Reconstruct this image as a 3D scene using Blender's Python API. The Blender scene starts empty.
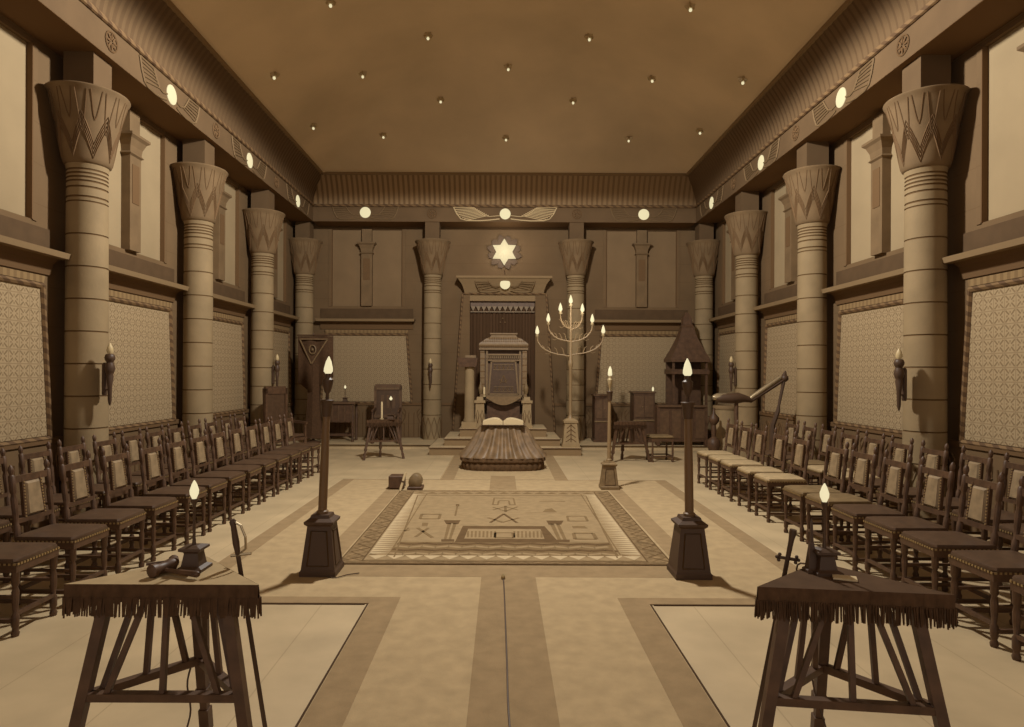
import bpy, math, random
from mathutils import Matrix, Vector
random.seed(7)
PI = math.pi
S = bpy.context.scene
C = S.collection
sin, cos = math.sin, math.cos

# ------------------------------------------------------------------ materials
MATS = {}
def mat(name, col, rough=0.7, spec=0.3, metal=0.0, emit=None, es=1.0, noise=0.0, nscale=6.0, bump=0.0, bscale=40.0, sheen=0.0):
    m = bpy.data.materials.new(name); m.use_nodes = True
    nt = m.node_tree; b = nt.nodes['Principled BSDF']
    b.inputs['Base Color'].default_value = (*col, 1)
    b.inputs['Roughness'].default_value = rough
    b.inputs['Specular IOR Level'].default_value = spec
    b.inputs['Metallic'].default_value = metal
    if emit:
        b.inputs['Emission Color'].default_value = (*emit, 1); b.inputs['Emission Strength'].default_value = es
    if noise or bump:
        tc = nt.nodes.new('ShaderNodeTexCoord')
    if noise:
        n = nt.nodes.new('ShaderNodeTexNoise'); n.inputs['Scale'].default_value = nscale; n.inputs['Detail'].default_value = 5
        nt.links.new(tc.outputs['Object'], n.inputs['Vector'])
        r = nt.nodes.new('ShaderNodeMapRange')
        r.inputs['From Min'].default_value = 0.3; r.inputs['From Max'].default_value = 0.7
        r.inputs['To Min'].default_value = 1 - noise; r.inputs['To Max'].default_value = 1 + noise
        nt.links.new(n.outputs['Fac'], r.inputs['Value'])
        mx = nt.nodes.new('ShaderNodeVectorMath'); mx.operation = 'SCALE'; mx.inputs[0].default_value = col
        nt.links.new(r.outputs['Result'], mx.inputs['Scale']); nt.links.new(mx.outputs['Vector'], b.inputs['Base Color'])
    if bump:
        n = nt.nodes.new('ShaderNodeTexNoise'); n.inputs['Scale'].default_value = bscale; n.inputs['Detail'].default_value = 3
        nt.links.new(tc.outputs['Object'], n.inputs['Vector'])
        bp = nt.nodes.new('ShaderNodeBump'); bp.inputs['Strength'].default_value = bump; bp.inputs['Distance'].default_value = 0.01
        nt.links.new(n.outputs['Fac'], bp.inputs['Height']); nt.links.new(bp.outputs['Normal'], b.inputs['Normal'])
    MATS[name] = m
    return m

class NG:
    "small math-node builder"
    def __init__(s, m): s.nt = m.node_tree
    def v(s, x, sock):
        if isinstance(x, (int, float)): sock.default_value = x
        else: s.nt.links.new(x, sock)
    def op(s, o, a, b=0.0):
        n = s.nt.nodes.new('ShaderNodeMath'); n.operation = o; s.v(a, n.inputs[0]); s.v(b, n.inputs[1]); return n.outputs[0]
    def mix(s, f, a, b):
        n = s.nt.nodes.new('ShaderNodeMix'); n.data_type = 'RGBA'; s.v(f, n.inputs['Factor'])
        for x, k in ((a, 6), (b, 7)):
            if isinstance(x, tuple): n.inputs[k].default_value = (*x, 1)
            else: s.nt.links.new(x, n.inputs[k])
        return n.outputs[2]
    def xyz(s, which='Object'):
        t = s.nt.nodes.new('ShaderNodeTexCoord'); q = s.nt.nodes.new('ShaderNodeSeparateXYZ'); s.nt.links.new(t.outputs[which], q.inputs[0]); return q.outputs
    def base(s, c): s.nt.links.new(c, s.nt.nodes['Principled BSDF'].inputs['Base Color'])
    def noise(s, sc, lo, hi):
        t = s.nt.nodes.new('ShaderNodeTexCoord'); n = s.nt.nodes.new('ShaderNodeTexNoise'); n.inputs['Scale'].default_value = sc; n.inputs['Detail'].default_value = 5
        s.nt.links.new(t.outputs['Object'], n.inputs['Vector'])
        r = s.nt.nodes.new('ShaderNodeMapRange'); r.inputs['From Min'].default_value = .3; r.inputs['From Max'].default_value = .7
        r.inputs['To Min'].default_value = lo; r.inputs['To Max'].default_value = hi; s.nt.links.new(n.outputs['Fac'], r.inputs['Value']); return r.outputs[0]

K = 1.0
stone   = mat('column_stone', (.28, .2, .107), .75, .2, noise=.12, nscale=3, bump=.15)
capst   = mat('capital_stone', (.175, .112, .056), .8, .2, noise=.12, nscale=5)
relief  = mat('relief_paint', (.15, .085, .038), .8, .2)
groove  = mat('joint_dark', (.13, .075, .033), .9, .1)
wallm   = mat('wall_plaster', (.16, .10, .05), .85, .15, noise=.12, nscale=1.3, bump=.1, bscale=15)
ledgem  = mat('ledge_stone', (.26, .175, .09), .8, .15)
bandm   = mat('wall_band', (.10, .06, .03), .85, .15, noise=.1)
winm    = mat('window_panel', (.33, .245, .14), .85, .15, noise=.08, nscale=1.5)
winb    = mat('back_window_panel_shaded', (.215, .14, .073), .85, .15, noise=.1, nscale=1.5)  # same panels, darker: dimmer light on the back wall put into the colour
archm   = mat('architrave_paint', (.13, .08, .04), .8, .15, noise=.12, nscale=2)
soffm   = mat('soffit_paint', (.16, .09, .04), .85, .1)
ceilm   = mat('ceiling_cloth', (.68, .52, .33), .9, .1, noise=.12, nscale=.7)
floorm  = mat('floor_boards', (.50, .38, .22), .55, .3, noise=.13, nscale=2.2, bump=.06, bscale=8)
carpm   = mat('carpet_field', (.43, .315, .175), .95, .05, noise=.1, nscale=9, bump=.3, bscale=160)
carpd   = mat('carpet_border', (.315, .22, .118), .95, .05, noise=.1, nscale=9, bump=.3, bscale=160)
edged   = mat('carpet_edge', (.07, .04, .02), .9, .1)
rugm    = mat('rug_field', (.31, .22, .118), .95, .05, noise=.1, nscale=12)
rugout  = mat('rug_mosaic', (.24, .162, .083), .95, .05, noise=.35, nscale=22)
rugl    = mat('rug_light', (.52, .40, .24), .95, .05, noise=.08, nscale=12)
rugd    = mat('rug_dark', (.135, .083, .04), .95, .05, noise=.1, nscale=12)
rugmid  = mat('rug_mid', (.205, .135, .066), .95, .05, noise=.1, nscale=12)
wood    = mat('dark_wood', (.095, .05, .026), .5, .35, noise=.25, nscale=14)
wood2   = mat('brown_wood', (.12, .067, .034), .5, .35, noise=.2, nscale=12)
leather = mat('dark_leather', (.085, .047, .025), .45, .4, noise=.15, nscale=20)
leathb  = mat('tan_leather', (.27, .19, .105), .45, .4, noise=.2, nscale=16)
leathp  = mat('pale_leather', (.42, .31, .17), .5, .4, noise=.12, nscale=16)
leathm  = mat('mid_leather', (.2, .135, .065), .45, .4, noise=.2, nscale=14)  # leather tone between the dark and the pale one
nailm   = mat('brass_nail', (.42, .3, .14), .35, .5, metal=.5)
cloth   = mat('dark_cloth', (.085, .046, .024), .9, .1, noise=.2, nscale=30, sheen=.2)
clothlit  = mat('cloth_lit_top', (.42, .31, .17), .9, .1, noise=.1, nscale=10)  # light reflected off the gavel table's top, painted as a paler cloth
clothm  = mat('dull_cloth', (.095, .055, .03), .9, .1, noise=.15, nscale=10)
altarc  = mat('altar_velvet', (.19, .12, .06), .5, .4, noise=.3, nscale=9)
altard  = mat('altar_base_cloth', (.11, .063, .03), .85, .15, noise=.3, nscale=18)
curt    = mat('curtain_cloth', (.09, .05, .026), .9, .1)
gold    = mat('gilded_wood', (.20, .128, .06), .45, .4, noise=.15, nscale=20)
goldd   = mat('dull_gilding', (.2, .13, .06), .5, .4, noise=.2, nscale=20)
brass   = mat('pale_brass', (.5, .39, .22), .35, .5, metal=.3)
iron    = mat('black_iron', (.075, .041, .022), .5, .4)
steel   = mat('polished_steel', (.5, .4, .25), .25, .5, metal=.7)
paper   = mat('paper', (.62, .49, .29), .85, .1)
polem   = mat('lamp_pole_paint', (.17, .1, .047), .5, .4)
polel   = mat('pale_pole_paint', (.27, .18, .09), .45, .4)
paleped = mat('pedestal_stone', (.33, .235, .125), .75, .2, noise=.1)
wingl   = mat('wing_light', (.6, .46, .26), .7, .2)
wingd   = mat('wing_dull', (.19, .122, .06), .7, .2)
glow    = mat('lit_bulb', (.2, .17, .1), .6, .1, emit=(.62, .55, .34), es=1)
glowd   = mat('lit_disc', (.2, .17, .1), .6, .1, emit=(.54, .48, .29), es=1)
glows   = mat('lit_star', (.2, .17, .1), .6, .1, emit=(.42, .36, .22), es=1)
glowdim = mat('dim_glass', (.5, .38, .2), .4, .3, emit=(.5, .38, .2), es=.06)
petal   = mat('petal_bronze', (.10, .058, .027), .6, .3)

# lattice panel pattern in the panel's own plane (object x, z)
latt = mat('lattice_pattern', (.3, .2, .1), .85, .15)
g = NG(latt); X, Y, Z = g.xyz()
T = .135
fu = g.op('ABSOLUTE', g.op('SUBTRACT', g.op('FRACT', g.op('ADD', g.op('DIVIDE', X, T), 50.5)), .5))
fv = g.op('ABSOLUTE', g.op('SUBTRACT', g.op('FRACT', g.op('ADD', g.op('DIVIDE', Z, T), 50.0)), .5))
dd = g.op('ADD', fu, fv)
mn = g.op('MINIMUM', fu, fv); mxx = g.op('MAXIMUM', fu, fv)
dg = g.op('ABSOLUTE', g.op('SUBTRACT', fu, fv))
arms = g.op('MULTIPLY', g.op('LESS_THAN', dg, .085), g.op('MULTIPLY', g.op('GREATER_THAN', dd, .2), g.op('LESS_THAN', dd, .82)))
grid = g.op('MULTIPLY', g.op('GREATER_THAN', mxx, .455), .55)
bud = g.op('MULTIPLY', g.op('LESS_THAN', mn, .07), g.op('MULTIPLY', g.op('GREATER_THAN', mxx, .2), g.op('LESS_THAN', mxx, .36)))
f = g.op('MAXIMUM', g.op('MAXIMUM', arms, g.op('MULTIPLY', bud, .7)), grid)
g.base(g.mix(g.op('MULTIPLY', f, .62), (.38, .28, .16), (.13, .08, .04)))

# wall masonry: faint block joints
g = NG(wallm); nt = wallm.node_tree
src = nt.nodes['Principled BSDF'].inputs['Base Color'].links[0].from_socket
X, Y, Z = g.xyz()
jz = g.op('LESS_THAN', g.op('FRACT', g.op('DIVIDE', Z, .40)), .025)
g.base(g.mix(g.op('MULTIPLY', jz, .45), src, (.12, .07, .032)))

# floor: long boards running away from the door
g = NG(floorm)
src = floorm.node_tree.nodes['Principled BSDF'].inputs['Base Color'].links[0].from_socket
X, Y, Z = g.xyz()
jx = g.op('LESS_THAN', g.op('FRACT', g.op('DIVIDE', X, .62)), .012)
g.base(g.mix(g.op('MULTIPLY', jx, .3), src, (.2, .13, .06)))

# cavetto cornice: painted vertical reeds (object x runs along the cornice)
covem = mat('cove_reeds', (.2, .12, .05), .85, .15)
g = NG(covem); X, Y, Z = g.xyz()
w = g.op('SINE', g.op('MULTIPLY', X, 2 * PI / .11))
st = g.op('GREATER_THAN', w, .25)
g.base(g.mix(g.op('MULTIPLY', st, .8), (.145, .09, .045), (.11, .066, .033)))
covb = mat('back_cove_reeds_lit', (.2, .12, .05), .85, .15)  # same cornice reeds, paler: light on the back run put into the colour
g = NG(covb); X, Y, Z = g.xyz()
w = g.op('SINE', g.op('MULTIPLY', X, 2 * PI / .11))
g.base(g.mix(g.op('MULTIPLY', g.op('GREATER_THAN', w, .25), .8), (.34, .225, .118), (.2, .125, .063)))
# rope bead
bead = mat('rope_bead', (.2, .12, .05), .7, .2)
g = NG(bead); X, Y, Z = g.xyz()
w = g.op('GREATER_THAN', g.op('SINE', g.op('ADD', g.op('MULTIPLY', X, 2 * PI / .17), g.op('MULTIPLY', Z, 60))), 0.1)
g.base(g.mix(w, (.2, .12, .055), (.11, .062, .03)))
# frieze of small reeds above the lattice panels
friez = mat('frieze_reeds', (.3, .2, .1), .85, .15)
g = NG(friez); X, Y, Z = g.xyz()
w = g.op('GREATER_THAN', g.op('SINE', g.op('MULTIPLY', X, 2 * PI / .085)), .1)
g.base(g.mix(g.op('MULTIPLY', w, .5), (.26, .17, .08), (.14, .082, .038)))

# ------------------------------------------------------------------ mesh builder
class MB:
    def __init__(s): s.v = []; s.f = []; s.mi = []; s.M = Matrix.Identity(4); s.m = 0
    def add(s, vs, fs):
        b = len(s.v); s.v += [tuple(s.M @ Vector(p)) for p in vs]
        for q in fs: s.f.append(tuple(b + i for i in q)); s.mi.append(s.m)
        return s
    def box(s, x0, x1, y0, y1, z0, z1, tx=0, ty=0):
        "tx, ty: inset of the top face"
        vs = [(x0, y0, z0), (x1, y0, z0), (x1, y1, z0), (x0, y1, z0), (x0 + tx, y0 + ty, z1), (x1 - tx, y0 + ty, z1), (x1 - tx, y1 - ty, z1), (x0 + tx, y1 - ty, z1)]
        return s.add(vs, [(3, 2, 1, 0), (4, 5, 6, 7), (0, 1, 5, 4), (1, 2, 6, 5), (2, 3, 7, 6), (3, 0, 4, 7)])
    def cbox(s, c, d, bev=0):
        x, y, z = c; a, b, h = d[0] / 2, d[1] / 2, d[2] / 2
        if not bev: return s.box(x - a, x + a, y - b, y + b, z - h, z + h)
        lv = []
        for (zz, i) in ((-h, bev), (-h + bev, 0), (h - bev, 0), (h, bev)):
            A, B = a - i, b - i
            k = bev
            lv.append([(x + p, y + q, z + zz) for p, q in ((A - k, -B), (A, -B + k), (A, B - k), (A - k, B), (-A + k, B), (-A, B - k), (-A, -B + k), (-A + k, -B))])
        return s.loft(lv)
    def loft(s, rings, caps=True, closed=True):
        n = len(rings[0]); vs = [p for r in rings for p in r]; fs = []
        for i in range(len(rings) - 1):
            for j in range(n if closed else n - 1):
                k = (j + 1) % n
                fs.append((i * n + j, i * n + k, (i + 1) * n + k, (i + 1) * n + j))
        if caps:
            fs.append(tuple(range(n - 1, -1, -1))); fs.append(tuple((len(rings) - 1) * n + j for j in range(n)))
        return s.add(vs, fs)
    def lathe(s, prof, n=16, c=(0, 0), ph=0, caps=True, ex=1, ey=1):
        return s.loft([[(c[0] + r * ex * cos(2 * PI * j / n + ph), c[1] + r * ey * sin(2 * PI * j / n + ph), z) for j in range(n)] for r, z in prof], caps)
    def sq(s, prof, c=(0, 0)):
        "square lathe: half-width, z"
        return s.loft([[(c[0] + a * h, c[1] + b * h, z) for a, b in ((-1, -1), (1, -1), (1, 1), (-1, 1))] for h, z in prof])
    def tube(s, pts, r, n=6, caps=True):
        pts = [Vector(p) for p in pts]; rings = []
        rr = r if isinstance(r, (list, tuple)) else [r] * len(pts)
        prev = None
        for i, p in enumerate(pts):
            d = (pts[min(i + 1, len(pts) - 1)] - pts[max(i - 1, 0)]).normalized()
            if prev is None:
                a = Vector((0, 0, 1)) if abs(d.z) < .9 else Vector((0, 1, 0))
                u = d.cross(a).normalized()
            else:
                u = (prev - d * prev.dot(d)).normalized()
            prev = u; w = d.cross(u)
            rings.append([tuple(p + (u * cos(2 * PI * j / n) + w * sin(2 * PI * j / n)) * rr[i]) for j in range(n)])
        return s.loft(rings, caps)
    def bar(s, p, q, w, d=None):
        "square-section bar"
        d = d or w; p = Vector(p); q = Vector(q); a = (q - p).normalized()
        up = Vector((0, 1, 0)) if abs(a.y) < .9 else Vector((1, 0, 0))
        u = a.cross(up).normalized(); v = a.cross(u).normalized()
        R = [[tuple(c + u * (i * w / 2) + v * (j * d / 2)) for i, j in ((-1, -1), (1, -1), (1, 1), (-1, 1))] for c in (p, q)]
        return s.loft(R)
    def ball(s, c, r, n=10, ez=1.0):
        k = max(4, n // 2)
        return s.loft([[(c[0] + r * sin(PI * i / k) * cos(2 * PI * j / n), c[1] + r * sin(PI * i / k) * sin(2 * PI * j / n), c[2] - r * ez * cos(PI * i / k)) for j in range(n)] for i in [.08] + list(range(1, k)) + [k - .08]])
    def prism(s, poly, y0, y1, ax='y'):
        "poly in (x,z) extruded along y, or (x,y) extruded along z"
        if ax == 'y': R = [[(x, y, z) for x, z in poly] for y in (y0, y1)]
        else: R = [[(x, y, z) for x, y in poly] for z in (y0, y1)]
        return s.loft(R)
    def strip(s, pts, w, z, m=None, closed=False, h=.0015):
        "flat line on the floor, thin slab"
        if m is not None: s.m = m
        n = len(pts)
        for i in range(n if closed else n - 1):
            a = Vector(pts[i]); b = Vector(pts[(i + 1) % n]); d = b - a
            if d.length < 1e-6: continue
            d.normalize(); nn = Vector((-d.y, d.x)) * (w / 2)
            s.prism([tuple(a - nn), tuple(b - nn), tuple(b + nn), tuple(a + nn)], z, z + h, 'z')
        return s
    def build(s, name, mats, parent=None, smooth=False, loc=None, rz=None):
        me = bpy.data.meshes.new(name); me.from_pydata(s.v, [], s.f)
        if not isinstance(mats, (list, tuple)): mats = [mats]
        for m in mats: me.materials.append(m)
        me.polygons.foreach_set('material_index', s.mi)
        if smooth:
            me.polygons.foreach_set('use_smooth', [True] * len(s.f))
            me.validate(); me.update()
            try: me.set_sharp_from_angle(angle=math.radians(42))
            except Exception: pass
        me.update()
        o = bpy.data.objects.new(name, me); C.objects.link(o)
        if parent is not None: o.parent = parent
        if loc is not None: o.location = loc
        if rz is not None: o.rotation_euler = (0, 0, rz)
        return o

def tag(o, label=None, cat=None, group=None, kind=None):
    for k, v in (('label', label), ('category', cat), ('group', group), ('kind', kind)):
        if v: o[k] = v
    return o
def thing(name, label, cat, loc=(0, 0, 0), rz=0, group=None, kind=None):
    o = bpy.data.objects.new(name, None); C.objects.link(o); o.empty_display_size = .1
    o.location = loc; o.rotation_euler = (0, 0, rz)
    return tag(o, label, cat, group, kind)
def struct(o): o['kind'] = 'structure'; return o
KIDS = {}
def copy_tree(o, parent=None):
    c = o.copy(); C.objects.link(c)
    if parent is not None: c.parent = parent
    for ch in o.children: copy_tree(ch, c)
    return c
def dup(o, loc, rz, label, group=None):
    c = copy_tree(o); c.location = loc; c.rotation_euler = (0, 0, rz); c['label'] = label
    if group: c['group'] = group
    return c

# a point of the floor (or a level z) seen from the tripod: used to take positions off the photograph
H = 1.55; F = 650.0
def at(px, py, z=0.0):
    d = F * (H - z) / (py - 373.0)
    return ((px - 502.0) * d / F - .04, d)
def atd(px, py, d):
    return ((px - 502.0) * d / F - .04, H - (py - 373.0) * d / F)

XW, XC, YW = 4.65, 4.39, 14.6
YF = -2.0
COLY = [14.28, 11.79, 9.30, 6.81, 4.32]
BAYY = [13.035, 10.545, 8.055, 5.565]
BACKX = 1.57
ZA0, ZA1, ZC = 4.83, 5.17, 5.81
DAIS = .09

# ------------------------------------------------------------------ floor, dais, steps
struct(MB().box(-5.0, 5.0, YF, 15, -.1, 0).build('floor', floorm))
b = MB().box(-XW, XW, 13.15, YW, 0, DAIS - .012); b.m = 1; b.box(-XW, XW, 13.12, YW, DAIS - .012, DAIS)
struct(b.build('floor_dais', [floorm, edged]))
bpy.data.objects['floor_dais'].data.materials[1] = edged
# top skin of dais pale, only the nosing dark
b = MB().box(-XW, XW, 13.15, YW, DAIS, DAIS + .004)
struct(b.build('floor_dais_top', floorm))
DT = DAIS + .004
def step(name, x0, x1, y0, z0, z1, label):
    t = thing(name, label, 'step', ((x0 + x1) / 2, y0, z0)); w = (x1 - x0) / 2; dp = 13.93 - y0; h = z1 - z0
    MB().box(-w, w, 0, dp, 0, h - .018).build('riser', ledgem, t)
    MB().box(-w - .02, w + .02, -.02, dp, h - .018, h - .004).build('nosing', wood2, t)
    MB().box(-w - .005, w + .005, -.005, dp, h - .004, h).build('tread', floorm, t)
    return t
step('altar_step', -1.40, 1.45, 12.2, 0, .15, 'lowest and widest of the three pale steps before the throne')
step('altar_step', -1.14, 1.08, 12.47, .15, .29, 'middle one of the three pale steps before the throne')
step('altar_step', -.87, .84, 12.84, .29, .45, 'topmost narrow pale step on which the throne stands')

# ------------------------------------------------------------------ carpet (cross shaped) with border bands
carp = MB()
def rect(x0, x1, y0, y1, z, m, h=.001): carp.m = m; carp.box(x0, x1, y0, y1, z - .006 if m == 2 else z - .0008, z)
# body slabs
for r in ((-.925, .955, YF, 4.35), (-2.33, 2.33, 4.35, 9.4), (-.94, .92, 9.4, 12.17)):
    carp.m = 0; carp.box(*r, 0, .006)
    carp.m = 2; e = .012
def slab(x0, x1, y0, y1): carp.m = 1; carp.box(x0, x1, y0, y1, .006, .0072)
slab(-.19, .22, YF, 4.92)                      # centre band
for s in (-1, 1):
    a, c_ = (.73, .92) if s < 0 else (.76, .95)
    slab(min(s * a, s * c_), max(s * a, s * c_), YF, 4.35)
    slab(min(s * (.73 if s < 0 else .76), s * 2.33), max(s * (.73 if s < 0 else .76), s * 2.33), 4.35, 4.47)
    slab(min(s * 2.17, s * 2.33), max(s * 2.17, s * 2.33), 4.47, 9.4)
    slab(min(s * 1.38, s * 1.56), max(s * 1.38, s * 1.56), 4.92, 8.75)
    slab(min(s * .73, s * .92), max(s * .73, s * .92), 9.35, 12.15)
slab(-1.38, 1.38, 4.92, 5.21)
slab(-.2, .16, 8.6, 9.75)
carp.m = 2
for (p, q) in (((-.93, YF), (-.93, 4.345)), ((.96, YF), (.96, 4.345)), ((-2.4, 4.34), (-.95, 4.34)), ((.98, 4.34), (2.4, 4.34)), ((-2.33, 9.41), (2.33, 9.41))):
    carp.strip([p, q], .012, .0001, 2, h=.0062)
co = tag(carp.build('carpet', [carpm, carpd, edged]), 'large tan carpet with darker border bands covering the middle of the floor', 'carpet')

# ------------------------------------------------------------------ pictured rug
def pu(u, v): return at(340 + u / 3.012, 485 + v / 3.012)
R = MB(); Z0 = .006; ZT = .016
x0, x1, y0, y1 = -1.36, 1.35, 5.22, 8.5
R.m = 2; R.box(x0, x1, y0, y1, Z0, ZT - .002)
R.m = 1; R.box(x0 + .015, x1 - .015, y0 + .015, y1 - .015, Z0, ZT)
R.m = 2; R.box(-1.18, 1.16, y0 + .07, y1 - .1, ZT - .001, ZT + .0008)
R.m = 0; R.box(-1.165, 1.145, y0 + .085, y1 - .115, ZT - .001, ZT + .0016)
zt = ZT + .0016
def tri(p, q, r, m, z=zt): R.m = m; R.prism([p, q, r], z - .0008, z + .0008, 'z')
n = 40; yb0, yb1 = y0 + .27, y1 - .27
for i in range(n):
    ya = yb0 + (yb1 - yb0) * i / n; yc = ya + (yb1 - yb0) / n
    tri((-1.155, ya), (-.99, (ya + yc) / 2), (-1.155, yc * .85 + ya * .15), 3)
    tri((1.135, yc * .85 + ya * .15), (.97, (ya + yc) / 2), (1.135, ya), 3)
R.strip([(-.985, yb0), (-.985, yb1)], .012, zt - .0005, 4); R.strip([(.965, yb0), (.965, yb1)], .012, zt - .0005, 4)
n = 15
for i in range(n):
    a = -1.15 + 2.28 * i / n; c_ = a + 2.28 / n
    tri((a, y0 + .23), ((a + c_) / 2, y0 + .12), (c_, y0 + .23), 3)
    tri((a, y0 + .10), (c_, y0 + .10), ((a + c_) / 2, y0 + .115), 4)
    tri((a, y0 + .235), ((a + c_) / 2, y0 + .235), (a, y0 + .29), 4)
    tri((a, y1 - .26), ((a + c_) / 2, y1 - .15), (c_, y1 - .26), 4)
# mosaic tessellation lines in the outer border
for s in (-1, 1):
    for off, ph in ((0, 0), (0, 1)):
        pts = [((1.19 if (i + ph) % 2 else 1.33) * s + .005, y0 + .08 + i * .13) for i in range(25)]
        R.strip(pts, .014, ZT - .0005, 4 if ph else 2)
for ph in (0, 1):
    R.strip([(-1.3 + i * .13, y0 + (.02 if (i + ph) % 2 else .065)) for i in range(41) if -1.3 + i * .13 < 1.31], .008, ZT - .0005, 4)
# inner frame line and scenes
def ln(uv, w=.022, m=4, closed=False): R.strip([pu(*p) for p in uv], w, zt - .0002, m, closed)
def pg(uv, m=4, dz=0):
    R.m = m; P = [pu(*p) for p in uv]
    A = sum(P[i][0] * P[(i + 1) % len(P)][1] - P[(i + 1) % len(P)][0] * P[i][1] for i in range(len(P)))
    if A < 0: P = P[::-1]
    R.prism(P, zt - .001, zt + .0006 + dz, 'z')
pg([(252, 37), (725, 37), (800, 175), (185, 175)], 5)
pg([(180, 178), (812, 178), (845, 222), (140, 222)], 4)
for k, vv in enumerate((183, 192, 202, 213)):
    e = (vv - 178) * .9
    ln([(182 - e + i * 40, vv + (3 if i % 2 else -1)) for i in range(int((640 + 2 * e) / 40) + 1)], .05, 5 if k % 2 else 2)
pg([(372, 129), (618, 129), (662, 179), (348, 179)], 2, .0004)
pg([(388, 138), (606, 138), (618, 168), (376, 168)], 0, .0008)
zt += .0008
for i in range(20):
    if 8 <= i <= 11: continue
    u = 388 + i * 11.6; ln([(u, 145), (u - 1 + i * .1, 164)], .018, 4)
ln([(470, 150), (523, 150), (525, 165), (468, 165)], .03, 4, True)
for s, (a, bb) in ((0, (312, 340)), (1, (655, 688))):
    c0, c1 = ((322, 358) if s == 0 else (630, 668))
    pg([(c0 + 4, 122), (c1 - 5, 122), (bb - 3, 170), (a + 3, 170)], 4)
    pg([(c0 - 7, 112), (c1 + 7, 112), (c1, 124), (c0, 124)], 2)
    pg([(a - 5, 170), (bb + 6, 170), (bb + 6, 177), (a - 5, 177)], 2)
    m0 = ((c0 + c1) / 2, 122); m1 = ((a + bb) / 2, 170); ln([m0, m1], .02, 0)
ln([(462, 64), (466, 44), (524, 44), (529, 64), (513, 64), (510, 52), (480, 52), (477, 64)], .02, 4, True)
ln([(463, 72), (500, 84), (537, 70)], .02); ln([(463, 80), (500, 70), (537, 80)], .02); ln([(500, 68), (500, 86)], .03)
ln([(495, 92), (455, 119)], .03, 2); ln([(495, 92), (535, 119)], .03, 2); ln([(448, 104), (492, 118), (540, 104)], .028, 4)
ln([(248, 94), (304, 94), (300, 108), (243, 108)], .03, 4, True)
ln([(236, 136), (280, 165)], .035, 4); ln([(268, 136), (230, 163)], .03, 4)
pg([(250, 120), (268, 120), (265, 131), (248, 130)], 4)
ln([(356, 66), (349, 98)], .02, 4); pg([(351, 63), (361, 63), (361, 69), (351, 69)], 2)
ln([(686, 98), (740, 98), (748, 113), (690, 113)], .025, 4, True); ln([(706, 150), (764, 150), (775, 168), (710, 168)], .035, 4, True)
pg([(700, 128), (738, 128), (748, 135), (704, 135)], 4)
pg([(620, 78), (640, 74), (655, 86), (612, 86)], 4); ln([(560, 88), (680, 88)], .02, 5); ln([(602, 53), (680, 53)], .02, 4)
ln([(208, 136), (196, 146), (212, 142)], .02)
ln([(236, 36), (742, 36)], .014, 4); ln([(236, 36), (165, 225)], .014, 4); ln([(742, 36), (838, 225)], .014, 4)
tag(R.build('pictured_rug', [rugm, rugout, rugd, rugl, rugmid, rugm]), 'rectangular rug woven with pillars, steps and tools inside a toothed border', 'rug')

# ------------------------------------------------------------------ side and back walls
def side_wall(s):
    nm = 'wall_left' if s < 0 else 'wall_right'
    def bx(b, xa, xb, *r):
        a, c_ = sorted((s * xa, s * xb)); b.box(a, c_, *r)
    b = MB(); ys = sorted(BAYY)
    bx(b, XW, XW + .35, YF, YW + .3, 0, 3.04); bx(b, XW, XW + .35, YF, YW + .3, 4.76, 6.0)
    prev = YF
    for y in ys: bx(b, XW, XW + .35, prev, y - .81, 3.04, 4.76); prev = y + .81
    bx(b, XW, XW + .35, prev, YW + .3, 3.04, 4.76)
    struct(b.build(nm, wallm))
side_wall(-1); side_wall(1)
b = MB(); b.box(-XW, XW, YW, YW + .35, 0, 3.04); b.box(-XW, XW, YW, YW + .35, 4.76, 6)
b.box(-XW, -3.88, YW, YW + .35, 3.04, 4.76); b.box(-2.28, 2.28, YW, YW + .35, 3.04, 4.76); b.box(3.88, XW, YW, YW + .35, 3.04, 4.76)
struct(b.build('wall_back', wallm))

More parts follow.
